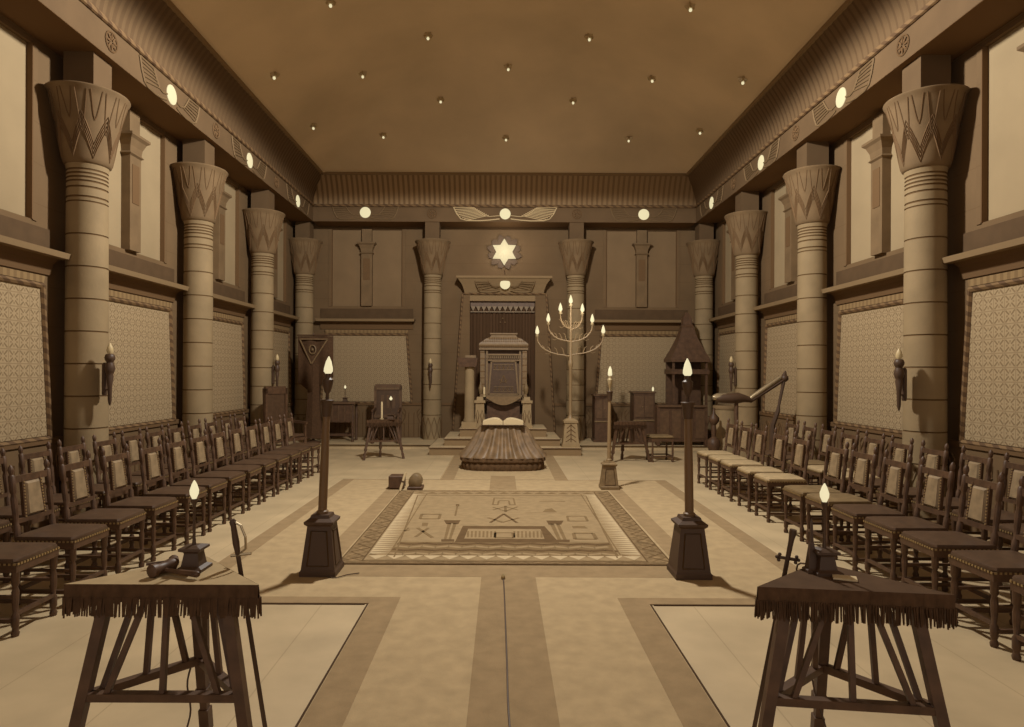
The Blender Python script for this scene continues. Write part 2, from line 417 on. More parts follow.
# a wall bay built in its own plane: local x along the wall, local -y towards the room, origin on the wall face
SIDE = []
for y in BAYY: SIDE.append(('L', y))
wn = 0; tn = 0
def bay(loc, rz, where, wm=None):
    global wn, tn
    wn += 1; tn += 1
    w = thing('window_%d' % wn, None, None, loc, rz); w['kind'] = 'structure'
    del_ = [k for k in ('label', 'category') if k in w]
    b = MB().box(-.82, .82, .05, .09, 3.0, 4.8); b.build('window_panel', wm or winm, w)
    b = MB(); b.box(-.86, -.80, -.012, .06, 3.03, 4.78); b.box(.80, .86, -.012, .06, 3.03, 4.78); b.m = 1; b.box(-.80, -.785, -.012, .049, 3.04, 4.76); b.box(.785, .80, -.012, .049, 3.04, 4.76); b.build('window_frame', [wallm, relief], w)
    # little pilaster dividing the window
    p = MB(); p.box(-.12, .12, -.06, .05, 3.04, 4.20); p.m = 1
    p.box(-.075, .075, -.066, -.05, 3.62, 4.1); p.m = 0
    q = [(.12, 4.20), (.15, 4.22), (.125, 4.25), (.135, 4.32), (.17, 4.4), (.205, 4.43), (.205, 4.46), (.11, 4.461), (.11, 4.76)]
    for (h0, z0), (h1, z1) in zip(q, q[1:]):
        if abs(z1 - z0) < 1e-4: continue
        p.loft([[(-h0, .05 - h0 * .9, z0), (h0, .05 - h0 * .9, z0), (h0, .05, z0), (-h0, .05, z0)], [(-h1, .05 - h1 * .9, z1), (h1, .05 - h1 * .9, z1), (h1, .05, z1), (-h1, .05, z1)]])
    p.build('pilaster', [capst, relief], w)
    # plain dark band and projecting ledge
    t = MB().box(-1.04, 1.04, -.02, .02, 2.72, 2.98); struct(t.build('trim_%d' % tn, bandm, None, loc=loc, rz=rz))
    t = MB(); t.loft([[(-1.08, -.2, 2.685), (1.08, -.2, 2.685), (1.08, .0, 2.685), (-1.08, .0, 2.685)], [(-1.1, -.22, 2.74), (1.1, -.22, 2.74), (1.1, .0, 2.74), (-1.1, .0, 2.74)]])
    t.m = 1; t.loft([[(-1.04, -.02, 2.52), (1.04, -.02, 2.52), (1.04, .0, 2.52), (-1.04, .0, 2.52)], [(-1.04, -.05, 2.64), (1.04, -.05, 2.64), (1.04, 0, 2.64), (-1.04, 0, 2.64)], [(-1.04, -.12, 2.69), (1.04, -.12, 2.69), (1.04, 0, 2.69), (-1.04, 0, 2.69)]])  # profile under the ledge coloured dark for the shade beneath the board
    tn += 1; struct(t.build('trim_%d' % tn, [ledgem, relief], None, loc=loc, rz=rz))
    # trapezoid lattice panel
    L = thing('lattice_panel', 'trapezoid patterned lattice panel below the ledge, ' + where, 'wall panel', (loc[0], loc[1], 0), rz)
    zb, zc = .90, 2.38; A, B = 1.0, .885
    MB().prism([(-A, zb), (A, zb), (B, zc), (-B, zc)], -.025, -.005).build('lattice', latt, L)
    f = MB()
    for sx in (-1, 1):
        f.tube([(sx * (A + .02), -.03, zb - .03), (sx * (B + .02), -.03, zc + .02)], .028, 6)
    f.tube([(-B - .03, -.03, zc + .02), (B + .03, -.03, zc + .02)], .028, 6); f.tube([(-A - .03, -.03, zb - .03), (A + .03, -.03, zb - .03)], .028, 6)
    f.build('rope_border', bead, L)
    fz = MB().prism([(-B - .03, zc + .05), (B + .03, zc + .05), (B + .05, 2.5), (-B - .05, 2.5)], -.04, 0); fz.build('frieze', friez, L)
    return w
names = ['farthest bay', 'third bay from the doorway end', 'second bay', 'bay nearest the camera']
bw = ['beside the corner chairs', 'between the torch column and the plain column', 'beside the torch column over the chairs', 'at the edge of the photo']
for s in (-1, 1):
    side = 'left' if s < 0 else 'right'
    for k, y in enumerate(BAYY):
        bay((s * XW, y, 0), (PI / 2 if s < 0 else -PI / 2), ('farthest', 'third from the front', 'second from the front', 'frontmost')[k] + ' on the %s wall' % side)
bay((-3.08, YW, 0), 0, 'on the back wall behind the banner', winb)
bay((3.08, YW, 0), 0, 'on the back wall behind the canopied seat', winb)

# dado with lotus outlines
def dado(name, loc, rz, L, gaps=()):
    b = MB(); b.box(-L / 2, L / 2, -.03, 0, 0, .84); b.m = 1
    b.box(-L / 2, L / 2, -.05, -.01, .82, .88); b.m = 0; b.box(-L / 2, L / 2, -.05, 0, 0, .1); b.m = 1
    n = int(L / .5)
    for i in range(n):
        x = -L / 2 + (i + .5) * L / n
        if any(a < x < c_ for a, c_ in gaps): continue
        for k in (-1, 0, 1):
            pts = [(x + k * .05, -.035, .42), (x + k * .12, -.035, .56), (x + k * .13, -.035, .68), (x + k * .08, -.035, .74)]
            b.tube(pts, .009, 4)
        b.tube([(x - .13, -.035, .56), (x, -.035, .74), (x + .13, -.035, .56)], .009, 4)
        for k in (-.2, -.1, 0, .1, .2): b.tube([(x + k, -.035, .12), (x + k, -.035, .42 if abs(k) < .15 else .66)], .008, 4)
    struct(b.build(name, [wallm, relief], None, loc=loc, rz=rz))
dado('baseboard_left', (-XW, 6.3, 0), PI / 2, 16.6); dado('baseboard_right', (XW, 6.3, 0), -PI / 2, 16.6)
dado('baseboard_back', (0, YW, 0), 0, 2 * XW, ((-1.5, 1.5),))

# ------------------------------------------------------------------ architrave, bead, cavetto cornice
def run(loc, rz, L, tagn, xin=.5, covm=None):
    "local x along, +y towards the wall; origin on the architrave's face line"
    b = MB(); b.box(-L / 2, L / 2, 0, xin, ZA0, ZA1 - .02); b.m = 1; b.box(-L / 2, L / 2, .002, xin, ZA0 - .004, ZA0)
    struct(b.build('trim_%s' % tagn[0], [archm, soffm], None, loc=loc, rz=rz))
    struct(MB().tube([(-L / 2, -.015, ZA1), (L / 2, -.015, ZA1)], .03, 8).build('trim_%s' % tagn[1], bead, None, loc=loc, rz=rz))
    prof = []
    for i in range(9):
        t = i / 8; prof.append((-.25 * (t ** 1.7), ZA1 + .02 + (ZC - .05 - ZA1 - .02) * t))
    N = int(L / .11) * 4
    vs = []; fs = []
    for j in range(N + 1):
        x = -L / 2 + L * j / N
        wv = .006 * cos(2 * PI * x / .11)
        for (dy, z) in prof: vs.append((x, dy + wv, z))
    n = len(prof)
    for j in range(N):
        for i in range(n - 1): fs.append((j * n + i, (j + 1) * n + i, (j + 1) * n + i + 1, j * n + i + 1))
    cv = MB().add(vs, fs); cv.m = 1
    cv.box(-L / 2, L / 2, -.29, .5, ZC - .05, ZC + .0)
    struct(cv.build('trim_%s' % tagn[2], [covm or covem, ledgem], None, loc=loc, rz=rz, smooth=True))
XA = 4.15; YA = YW - .5
run((-XA, (YF + YA) / 2, 0), PI / 2, YA - YF, ('31', '32', '33'))
run((XA, (YF + YA) / 2, 0), -PI / 2, YA - YF, ('34', '35', '36'))
run((0, YA, 0), 0, 2 * XA, ('37', '38', '39'), covm=covb)

# ceiling: a coved tent, hips running in from the corners
XR, YR = 3.88, YA - .28
def zc_(x, y):
    a, c_ = XR - abs(x), YR - y; h_ = max(0, .5 - abs(a - c_)) / .5; u = max(0, min(a, c_) - h_ * h_ * .5 * .25 * min(1, max(0, min(a, c_)))); return ZC - .01 + 1.25 * (1 - (1 - min(u, 3.88) / 3.88) ** 2)
vs = []; fs = []; nx, ny = 90, 180
xs = [-XR - .1 + (2 * XR + .2) * i / nx for i in range(nx + 1)]; ysl = [YF + (YR + .1 - YF) * j / ny for j in range(ny + 1)]
for y in ysl:
    for x in xs: vs.append((x, y, zc_(x, y)))
for j in range(ny):
    for i in range(nx):
        a = j * (nx + 1) + i; fs.append((a, a + nx + 1, a + nx + 2, a + 1))
struct(MB().add(vs, fs).build('ceiling', ceilm, smooth=True))

# little ceiling stars
def ray_ceiling(px, py):
    d = 4.0
    while d < 14:
        x = (px - 502) * d / F - .04; z = H + (373 - py) * d / F
        if z >= zc_(x, d) - .03: return (x, d, zc_(x, d) - .02)
        d += .01
    return None
star0 = None
spots = [(273, 75.7), (329, 3), (426.6, 36), (361.5, 74.7), (439.5, 99.6), (312.4, 126.8), (382.4, 135.5), (588, 36.4), (507, 66.8), (651, 78), (741.6, 79), (572, 100), (505, 137.7), (627.7, 138), (699, 130), (689, 5.6)]
for (px, py) in spots:
    p = ray_ceiling(px, py)
    if not p: continue
    if star0 is None:
        star0 = o = thing('ceiling_star', 'small five-armed star lamp set in the dark ceiling', 'ceiling lamp', p, 0, 'small star lamps on the ceiling')
        q = MB(); pts = []
        for k in range(10):
            r = .085 if k % 2 == 0 else .035; pts.append((r * cos(PI * k / 5 + .3), r * sin(PI * k / 5 + .3)))
        q.loft([[(x, y, 0.02) for x, y in pts][::-1], [(x * .7, y * .7, -.035) for x, y in pts][::-1]]); q.build('star_plate', brass, o)
        MB().ball((0, 0, -.055), .024, 8).build('bulb', glow, o)
    else:
        c = copy_tree(star0); c.location = p
        c.rotation_euler = (0, 0, random.random())

# ------------------------------------------------------------------ columns
CB, CT = 3.68, 4.43
def rcap(z):
    t = (z - CB) / (CT - CB)
    return .185 + .035 * min(1, (t / .07)) ** .5 + .115 * t + .045 * t ** 3
def make_column(label):
    t = thing('egyptian_column', label, 'column', kind='thing')
    MB().lathe([(.32, 0), (.325, .05), (.30, .085), (.22, .085)], 32).build('base', ledgem, t, smooth=True)
    p = [(.19, .08), (.205, .12), (.215, .4)]; mi = []
    z = .62; joints = [.62 + .333 * k for k in range(9)]
    s = MB()
    zz = .085
    def seg(z0, z1, m, r0, r1):
        s.m = m; s.lathe([(r0, z0), (r1, z1)], 32, caps=False)
    lv = [.085, .3] + joints + [3.36]
    r = lambda z: .203 - .014 * z / 3.7
    prev = .085
    for z in joints:
        seg(prev, z, 0, r(prev), r(z)); seg(z, z + .004, 1, r(z), r(z) - .006); seg(z + .004, z + .012, 1, r(z) - .006, r(z) - .006); seg(z + .012, z + .016, 1, r(z) - .006, r(z)); prev = z + .016
    for z in (.67, 3.33, 3.43, 3.49, 3.53, 3.57, 3.61):
        if z < prev:
            continue
        seg(prev, z, 0, r(prev), r(z)); seg(z, z + .004, 1, r(z), r(z) - .007); seg(z + .004, z + .016, 1, r(z) - .007, r(z) - .007); seg(z + .016, z + .02, 1, r(z) - .007, r(z)); prev = z + .02
    seg(prev, CB + .01, 0, r(prev), .2)
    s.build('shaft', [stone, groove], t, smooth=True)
    c = MB(); c.lathe([(.17, CB - .005), (.2, CB), (.218, CB + .018)] + [(rcap(CB + (CT - CB) * k / 14), CB + (CT - CB) * k / 14) for k in range(1, 14)] + [(.385, CT - .03), (.392, CT - .012), (.385, CT)], 40)
    c.m = 1
    n = 8
    for off in (.0, .045, .09, .135):
        pts = []
        for i in range(2 * n * 3 + 1):
            a = PI * i / (n * 3); ph = (i / 3) % 2; tr = ph if ph <= 1 else 2 - ph
            z = CB + .05 + off + tr * .30; R_ = rcap(z) + .001
            pts.append((R_ * cos(a), R_ * sin(a), z))
        c.tube(pts, .0065, 4)
    for i in range(2 * n):
        a0 = PI * i / n
        for sg in (-1, 1):
            pts = []
            for k in range(7):
                u = k / 6; z = CB + (.42 if i % 2 == 0 else .30) + u * (.30 if i % 2 == 0 else .40); a = a0 + sg * .11 * sin(PI * (1 - u) * .5) ** 1 * (1 if u < .99 else 0) if False else a0 + sg * .15 * (u ** .6)
                z = min(z, CT - .03); R_ = rcap(z) + .002
                pts.append((R_ * cos(a), R_ * sin(a), z))
            c.tube(pts, .005, 4)
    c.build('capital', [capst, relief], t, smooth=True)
    MB().box(-.155, .155, -.155, .155, CT - .01, ZA0 - .004).build('abacus', archm, t)
    # painted lotus buds round the foot of the shaft
    l = MB()
    for i in range(10):
        a0 = 2 * PI * i / 10
        for sg in (-1, 1):
            l.tube([(.216 * cos(a0 + sg * w), .216 * sin(a0 + sg * w), z) for w, z in ((.0, .12), (.22, .28), (.25, .42), (.0, .58))], .005, 4)
    l.build('lotus_band', relief, t)
    return t
col0 = None
def column(x, y, label, z=0):
    global col0
    if col0 is None: col0 = make_column(label); col0.location = (x, y, z); return
    dup(col0, (x, y, z), 0, label)
ordn = ['in the far corner', 'second from the far corner, with a torch', 'third from the far corner, without a torch', 'large and nearest, with a torch', 'outside']
for s, side in ((-1, 'left'), (1, 'right')):
    for k, y in enumerate(COLY[:5]):
        if k == 4: continue
        column(s * XC, y, 'palm-capital stone column on the %s wall, %s' % (side, ordn[k]), 0)
column(-BACKX, COLY[0], 'palm-capital stone column on the back wall, left of the throne', 0)
column(BACKX, COLY[0], 'palm-capital stone column on the back wall behind the branched candelabrum', 0)

# torches
torch0 = None
def torch(x, y, z, rz, label):
    global torch0
    if torch0 is None:
        t = thing('wall_torch', label, 'torch', (x, y, z), rz)
        MB().lathe([(.006, 0), (.012, .02), (.018, .05), (.022, .2), (.036, .3), (.03, .32), (.04, .34), (.05, .38), (.04, .42), (.035, .44)], 12).build('torch_body', iron, t, smooth=True)
        MB().lathe([(.03, .44), (.046, .47), (.05, .49), (.042, .52), (.03, .53)], 12).build('cup', iron, t, smooth=True)
        MB().lathe([(.02, .53), (.034, .56), (.026, .6), (.006, .64)], 10).build('glass_flame', glowdim, t, smooth=True)
        b = MB(); b.tube([(0, .0, .16), (0, .04, .16), (0, .085, .16)], .009, 6); b.tube([(0, 0, .36), (0, .085, .36)], .012, 6); b.lathe([(.02, .1), (.025, .12), (.025, .42), (.015, .44)], 8, (0, .085)); b.build('bracket', iron, t)
        torch0 = t; return
    dup(torch0, (x, y, z), rz, label)
torch(-4.37 + .30, 6.81 - .13, 1.2, PI * .36, 'dark bracket torch on the largest column over the dark-seated chairs')
torch(4.37 - .33, 6.81 - .13, 1.18, -PI * .36, 'dark bracket torch on the largest column of the right wall')
torch(-4.37 + .28, 11.79 - .08, 1.23, PI * .4, 'small bracket torch on a left wall column beside the high-backed chair')
torch(4.37 - .28, 11.79 - .08, 1.23, -PI * .4, 'small bracket torch on a right wall column above the jointed arm')
torch(-1.58, 14.28 - .30, 1.22, 0, 'small bracket torch on the back wall column between candle table and throne')

# ------------------------------------------------------------------ lit discs with wings on the architrave, rosettes
def disc_lamp(loc, rz, label, big=False, feathers=True):
    t = thing('disc_lamp', label, 'lamp', loc, rz)
    b = MB(); n = 20
    b.loft([[(r * cos(2 * PI * j / n), y, r * sin(2 * PI * j / n)) for j in range(n)] for r, y in ((.118, 0), (.118, -.008), (.105, -.014), (.06, -.018))]); b.build('disc', glowd, t, smooth=True)
    W = 1.12 if big else .72; Hh = .15
    for sx in (-1, 1):
        w = MB()
        def up(u): return -.10 + .25 * max(0, (u - .35) / .65) ** .55 * (1 if u > .35 else 0) if False else (-.055 + .20 * max(0, (u - .42) / .3) if u < .72 else .145)
        P = []
        # a wing: slim at the disc, broad square tip
        top = [(.12, -.04), (.3 * W, -.06), (.42 * W, -.035), (.5 * W, .03), (.6 * W, .13), (W, .14)]
        bot = [(.12, -.11), (.3 * W, -.135), (.5 * W, -.15), (.75 * W, -.145), (.86 * W, -.11), (.94 * W, .0), (W, .14)]
        if big:
            for k in range(9):
                u = k / 8
                a = (.6 * W - .28 * W * u, .135 - .17 * u); c_ = (W - .25 * W * u ** 1.4, .14 - .28 * u ** .8)
                w.tube([(sx * a[0], -.012, a[1]), (sx * c_[0], -.012, c_[1])], .0095, 4)
            w.tube([(sx * x, -.014, z) for x, z in top[:5]], .008, 4); w.tube([(sx * x, -.014, z) for x, z in top[4:]], .01, 4)
            w.tube([(sx * x, -.014, z) for x, z in bot], .012, 4)
        else:
            w.tube([(sx * x, -.01, z) for x, z in top], .012, 4); w.tube([(sx * x, -.01, z) for x, z in bot], .012, 4)
            for k in range(5):
                u = (k + .5) / 5; w.tube([(sx * (.58 - .2 * u) * W, -.01, .1 - .16 * u), (sx * (W - .18 * W * u), -.01, .12 - .24 * u)], .008, 4)
        w.build('wing', wingl if big else wingd, t)
    return t
zl = 5.0
disc_lamp((-.04 + 2.5 * 14.1 / F, YA, zl), 0, 'lit disc between long bright feathered wings above the star', True)
disc_lamp((-3.02, YA, zl + .02), 0, 'lit disc on the back wall beam above the banner')
disc_lamp((3.02, YA, zl), 0, 'lit disc on the back wall beam above the canopied seat')
for s, side in ((-1, 'left'), (1, 'right')):
    for k, y in enumerate(BAYY[:3]):
        disc_lamp((s * XA, y, zl - .02), PI / 2 if s < 0 else -PI / 2, 'lit disc on the %s wall beam, %s of the three there' % (side, ('farthest', 'middle one', 'nearest')[k]))
ros0 = None
def rosette(loc, rz):
    global ros0
    if ros0 is None:
        t = thing('rosette', 'small round eight-petalled rosette on the beam above a column', 'rosette', loc, rz, 'rosettes on the beams above the columns')
        def circ(b, r, w): b.tube([(r * cos(2 * PI * k / 16), -.008, r * sin(2 * PI * k / 16)) for k in range(17)], w, 4)
        b = MB(); circ(b, .1, .009); b.build('ring', relief, t)
        b = MB()
        for k in range(8):
            a = PI * k / 4; b.tube([(.02 * cos(a), -.008, .02 * sin(a)), (.05 * cos(a), -.008, .05 * sin(a)), (.085 * cos(a), -.008, .085 * sin(a))], [.006, .016, .005], 6)
        b.build('petals', relief, t); ros0 = t; return
    c = copy_tree(ros0); c.location = loc; c.rotation_euler = (0, 0, rz)
for s in (-1, 1):
    rosette((s * BACKX, YA, zl), 0)
    for y in COLY[1:4]: rosette((s * XA, y, zl), PI / 2 if s < 0 else -PI / 2)

# ------------------------------------------------------------------ star above the doorway
st = thing('blazing_star', 'bright six-pointed star lamp with dark petals above the curtained doorway', 'lamp', (.0, YW, 4.26))
b = MB()
for k in range(12):
    a = 2 * PI * k / 12 + PI / 12; r1 = .40 if k % 2 else .36
    ca, sa = cos(a), sin(a)
    P = [(.1, -.05), (.22, -.075), (.32, -.07), (.37, -.035), (r1, 0), (.37, .035), (.32, .07), (.22, .075), (.1, .05)]
    b.loft([[(p * ca - q * sa, yy, p * sa + q * ca) for p, q in P] for yy in (-.03 - .01 * (k % 2), -.0)])
b.build('petals', petal, st)
pts = []
for k in range(12):
    a = PI * k / 6 + PI / 2; r = .30 if k % 2 == 0 else .18; pts.append((r * cos(a), r * sin(a)))
b = MB(); b.loft([[(x, -.04, z) for x, z in pts], [(x, -.06, z) for x, z in pts], [(x * .2, -.09, z * .2) for x, z in pts]]); b.build('star_glass', glows, st)
MB().tube([(.0, -.01, -.4), (.02, -.01, -.5)], .008, 4).build('cord', iron, st)

# ------------------------------------------------------------------ portal with curtain
D1 = thing('door_1', None, None, (.0, YW, 0)); D1['kind'] = 'structure'
def zz(py, d=14.4): return H + (373 - py) * d / F
def xx(px, d=14.4): return (px - 502) * d / F - .04
jb = MB()
for (a0, a1, b0, b1) in ((462.5, 469.5, 453, 470), (535, 546, 535, 555)):
    jb.loft([[(xx(b0), -.22, 0), (xx(b1), -.22, 0), (xx(b1), 0, 0), (xx(b0), 0, 0)], [(xx(a0), -.22, zz(293)), (xx(a1), -.22, zz(293)), (xx(a1), 0, zz(293)), (xx(a0), 0, zz(293))]])
jb.build('door_jamb', wallm, D1)
jr = MB()
jr.tube([(xx(453), -.23, .2), (xx(462.5), -.23, zz(294))], .022, 6); jr.tube([(xx(555), -.23, .2), (xx(546), -.23, zz(294))], .022, 6); jr.tube([(xx(462), -.23, zz(294)), (xx(546), -.23, zz(294))], .022, 6)
jr.build('rope_moulding', bead, D1)
MB().box(xx(464), xx(544), -.2, 0, zz(301), zz(294)).build('lintel', ledgem, D1)
pr = [(.84, -.2, zz(294)), (.86, -.24, zz(290)), (.9, -.3, zz(285)), (.98, -.37, zz(280)), (1.02, -.4, zz(279)), (1.02, -.4, zz(277))]
MB().loft([[(.0 - w, y, z), (.06 + w, y, z), (.06 + w, 0, z), (-w, 0, z)] for w, y, z in pr]).build('cavetto_cornice', ledgem, D1, loc=(.0 - .03, 0, 0))
dl = disc_lamp((.02, YW - .33, zz(285)), 0, 'lit disc on the doorway cornice under the star'); dl.scale = (.95, 1, .95)
cu = thing('doorway_curtain', 'dark curtain with a fringed scalloped pelmet behind the throne', 'curtain', (.0, YW, 0))
b = MB(); N = 90; vs = []; fs = []
for i in range(N + 1):
    x = xx(469.5) + (xx(535) - xx(469.5)) * i / N; y = -.06 + .015 * sin(i * .9) + .008 * sin(i * 2.3)
    vs += [(x, y, .1), (x, y, zz(300))]
for i in range(N): fs.append((2 * i, 2 * i + 2, 2 * i + 3, 2 * i + 1))
b.add(vs, fs).build('drape', curt, cu, smooth=True)
b = MB(); b.box(xx(470), xx(534.5), -.11, -.09, zz(306), zz(300)); b.m = 1
n = 12; xa, xb = xx(470), xx(534.5)
for i in range(n):
    x0_ = xa + (xb - xa) * i / n; x1_ = xa + (xb - xa) * (i + 1) / n
    b.prism([(x0_ + .005, zz(306)), ((x0_ + x1_) / 2, zz(311)), (x1_ - .005, zz(306))], -.115, -.095)
b.m = 1; b.box(xa, xb, -.12, -.1, zz(312), zz(311))
b.build('pelmet', [wood2, goldd], cu)
b = MB()
for (dx, dz) in ((-.05, 0), (.05, 0), (0, .09)): b.ball((xx(502.5) + dx, -.09, zz(322) + dz), .018, 8)
b.build('triple_dot_emblem', gold, cu)

# ------------------------------------------------------------------ throne
T0 = thing('throne', 'tall gilded throne with a canopy and compass emblem on the top step', 'throne', (xx(503.5, 13.3), 13.3, .45))
def TZ(py): return H + (373 - py) * 13.3 / F - .45
b = MB(); hw = .43
for sx in (-1, 1):
    b.box(sx * hw - .045, sx * hw + .045, -.06, .06, 0, TZ(348)); b.box(sx * (hw - .09) - .02, sx * (hw - .09) + .02, -.05, .04, .5, TZ(350))
b.m = 1
for sx in (-1, 1):
    for k in range(7): b.box(sx * hw - .047, sx * hw + .047, -.062, .0, TZ(352) - .02 - k * .13, TZ(352) - k * .13)
b.build('side_post', [gold, relief], T0)
b = MB(); b.box(-hw, hw, .02, .07, .1, TZ(350)); b.build('back_board', wood2, T0)
b = MB(); b.m = 0
b.box(-.5, .5, -.1, .1, TZ(350), TZ(347)); 
b.loft([[(-w, -d, z), (w, -d, z), (w, d, z), (-w, d, z)] for w, d, z in ((.49, .12, TZ(347)), (.5, .14, TZ(345.5)), (.5, .14, TZ(344)), (.36, .1, TZ(339)), (.28, .08, TZ(337.5)), (.25, .08, TZ(335.5)), (.28, .1, TZ(334.5)), (.28, .1, TZ(333.3)))])
b.m = 1
for zq in (TZ(346.3), TZ(341.5), TZ(338.6)):
    hw_ = .5 if zq < TZ(344) else (.36 + .14 * (TZ(339) - zq) / (TZ(339) - TZ(344)) if zq < TZ(339) else .3)
    n_ = int(hw_ * 2 / .045)
    for i in range(n_): b.cbox((-hw_ + .02 + i * (2 * hw_ - .04) / (n_ - 1), -.128 if zq < TZ(344) else -.125, zq), (.024, .02, .03))
b.build('canopy', [gold, relief], T0)
b = MB()
for i in range(18): b.box(-.34 + i * .04 - .012, -.34 + i * .04 + .012, -.075, -.055, TZ(358.5), TZ(356))
b.box(-.36, .36, -.06, -.02, TZ(355.5), TZ(354)); b.box(-.36, .36, -.06, -.02, TZ(361), TZ(359.6))
b.build('dentil_frieze', gold, T0)
zt0, zb0 = TZ(361.5), TZ(394)
MB().prism([(-.23, zt0), (.23, zt0), (.29, zb0), (-.29, zb0)][::-1], -.03, .0).build('back_cushion', leather, T0)
b = MB(); P = [(-.245, zt0 + .0), (.245, zt0), (.30, zb0), (-.30, zb0)]
for i in range(4):
    a, c_ = P[i], P[(i + 1) % 4]; b.bar((a[0], -.035, a[1]), (c_[0], -.035, c_[1]), .03)
b.box(-.4, .4, -.06, .0, TZ(397), TZ(395))
b.build('cushion_frame', gold, T0)
b = MB()
for zr in (TZ(369), TZ(391)):
    for i in range(5):
        x = -.17 + i * .085
        b.tube([(x, -.036, zr), (x - .02, -.036, zr + .04), (x, -.036, zr + .075), (x + .02, -.036, zr + .04), (x, -.036, zr)], .007, 4)
    b.box(-.21, .21, -.038, -.03, zr - .02, zr - .008); b.box(-.2, .2, -.038, -.03, zr + .085, zr + .095)
b.build('embroidered_border', gold, T0)
b = MB(); zc0 = TZ(380)
b.tube([(0, -.038, zc0 + .1), (-.06, -.038, zc0 - .07)], .008, 4); b.tube([(0, -.038, zc0 + .1), (.06, -.038, zc0 - .07)], .008, 4); b.tube([(-.08, -.038, zc0 + .01), (0, -.038, zc0 - .05), (.08, -.038, zc0 + .01)], .007, 4)
b.build('compass_emblem', gold, T0)
b = MB(); pts = [(-.34 + .68 * i / 12, TZ(396)) for i in range(13)] + [(.34 - .68 * i / 12, TZ(396) - .03 - .14 * sin(PI * i / 12)) for i in range(13)]
b.prism(pts[::-1], -.36, -.3); b.build('seat_valance', gold, T0)
MB().cbox((0, -.16, TZ(398) - .03), (.72, .34, .07), .02).build('seat', leather, T0)
MB().box(-.33, .33, -.2, .05, 0, TZ(402)).build('seat_box', wood, T0)
for sx in (-1, 1):
    b = MB(); b.box(-.11, .11, -.12, .12, 0, .06); b.box(-.095, .095, -.1, .1, .06, .5, .012, .01); b.box(-.11, .11, -.12, .12, .5, .55); b.box(-.07, .07, -.08, .08, .55, .62, .01, .01)
    b.m = 1
    for k in (-.045, .045): b.tube([(k, -.103, .1), (k - .03, -.1, .25), (k, -.095, .36), (k + .03, -.1, .25), (k, -.103, .1)], .006, 4)
    b.build('arm_pedestal', [paleped, relief], T0, loc=(sx * .47, -.22, 0))
    MB().box(-.04, .04, -.22, .05, .62, .67, .01, 0).build('armrest', gold, T0, loc=(sx * .44, -.0, 0))
    MB().lathe([(.03, .67), (.045, .74), (.05, .8), (.02, .88), (.012, .95)], 10).build('finial', goldd, T0, loc=(sx * .46, -.1, 0), smooth=True)
# candle on arm pedestal
cd = thing('candle', 'short white candle standing on the throne arm', 'candle', (xx(484.3, 13.06), 13.06, 1.07))
MB().lathe([(.04, 0), (.04, .015), (.02, .03), (.028, .05)], 10).build('holder', brass, cd, smooth=True)
MB().lathe([(.022, .04), (.022, .18), (.012, .2)], 10).build('wax', paper, cd, smooth=True)

# short column stand by the throne
t = thing('pedestal_column', 'short stone column with a dark square cap beside the throne', 'pedestal', (xx(469.5, 13.0), 13.02, .45))
MB().box(-.15, .15, -.13, .13, 0, .12).build('plinth', paleped, t)
MB().lathe([(.12, .12), (.12, .16), (.1, .2), (.095, 1.3), (.1, 1.34)], 20).build('shaft', stone, t, smooth=True)
b = MB(); b.box(-.2, .14, -.15, .15, 1.22, 1.40, -.03, -.02); b.build('cap', wood, t)
MB().box(-.08, .13, -.1, .1, 1.40, 1.45).build('top_slab', gold, t)

# ------------------------------------------------------------------ altar with book
A0 = thing('draped_altar', 'altar under heavy pleated cloth flaring onto a round base, book on top', 'altar', (-.02, 10.62, 0))
def sup(a, p=3.2):
    c_, s_ = cos(a), sin(a); k = (abs(c_) ** p + abs(s_) ** p) ** (-1 / p); return c_ * k, s_ * k
def ringf(hx, hy, z, amp, nf=46, N=240, jit=0):
    out = []
    for j in range(N):
        a = 2 * PI * j / N; c_, s_ = sup(a); q = sin(a * nf + .8 * sin(a * 5)); r = 1 + amp * (1.1 * (abs(q) ** .6 * (1 if q > 0 else -1)) + .5 * sin(a * 17 + 1))
        out.append((hx * c_ * r, hy * s_ * r, z))
    return out
b = MB(); b.loft([ringf(.66, .43, .2, .015, 26), ringf(.69, .445, .205, .025, 26), ringf(.665, .43, .235, .045, 26), ringf(.585, .38, .32, .055, 26), ringf(.50, .33, .43, .06, 26), ringf(.445, .285, .54, .055, 26), ringf(.405, .26, .63, .04, 26), ringf(.385, .245, .68, .01, 26)]); b.build('pleated_drape', altarc, A0, smooth=True)
b = MB(); b.loft([ringf(.64, .42, 0, .004), ringf(.66, .43, .03, .008), ringf(.665, .435, .09, .012), ringf(.645, .42, .125, .012), ringf(.685, .45, .15, .012), ringf(.68, .445, .2, .012), ringf(.58, .36, .24, 0)]); b.build('kneeling_base', altard, A0, smooth=True)
b = MB(); b.loft([ringf(.385, .245, .61, .01), ringf(.385, .245, .64, .005), ringf(.37, .235, .70, 0), ringf(.35, .22, .712, 0)]); b.build('top_cover', altarc, A0, smooth=True)
bk = thing('open_book', 'large open book with pale pages lying on the draped altar', 'book', (-.02, 10.55, .712))
for sx in (-1, 1):
    top = [(sx * .005, .045)] + [(sx * (.02 + .3 * i / 8), .06 + .05 * sin(PI * (i / 8) ** .7) * .9) for i in range(1, 9)]
    poly = top + [(sx * .325, .012), (sx * .005, .012)]
    b = MB(); b.prism(poly if sx < 0 else poly[::-1], -.2, .2); b.build('page_block', paper, bk)
MB().box(-.345, .345, -.215, .215, 0, .013).build('cover', leather, bk)

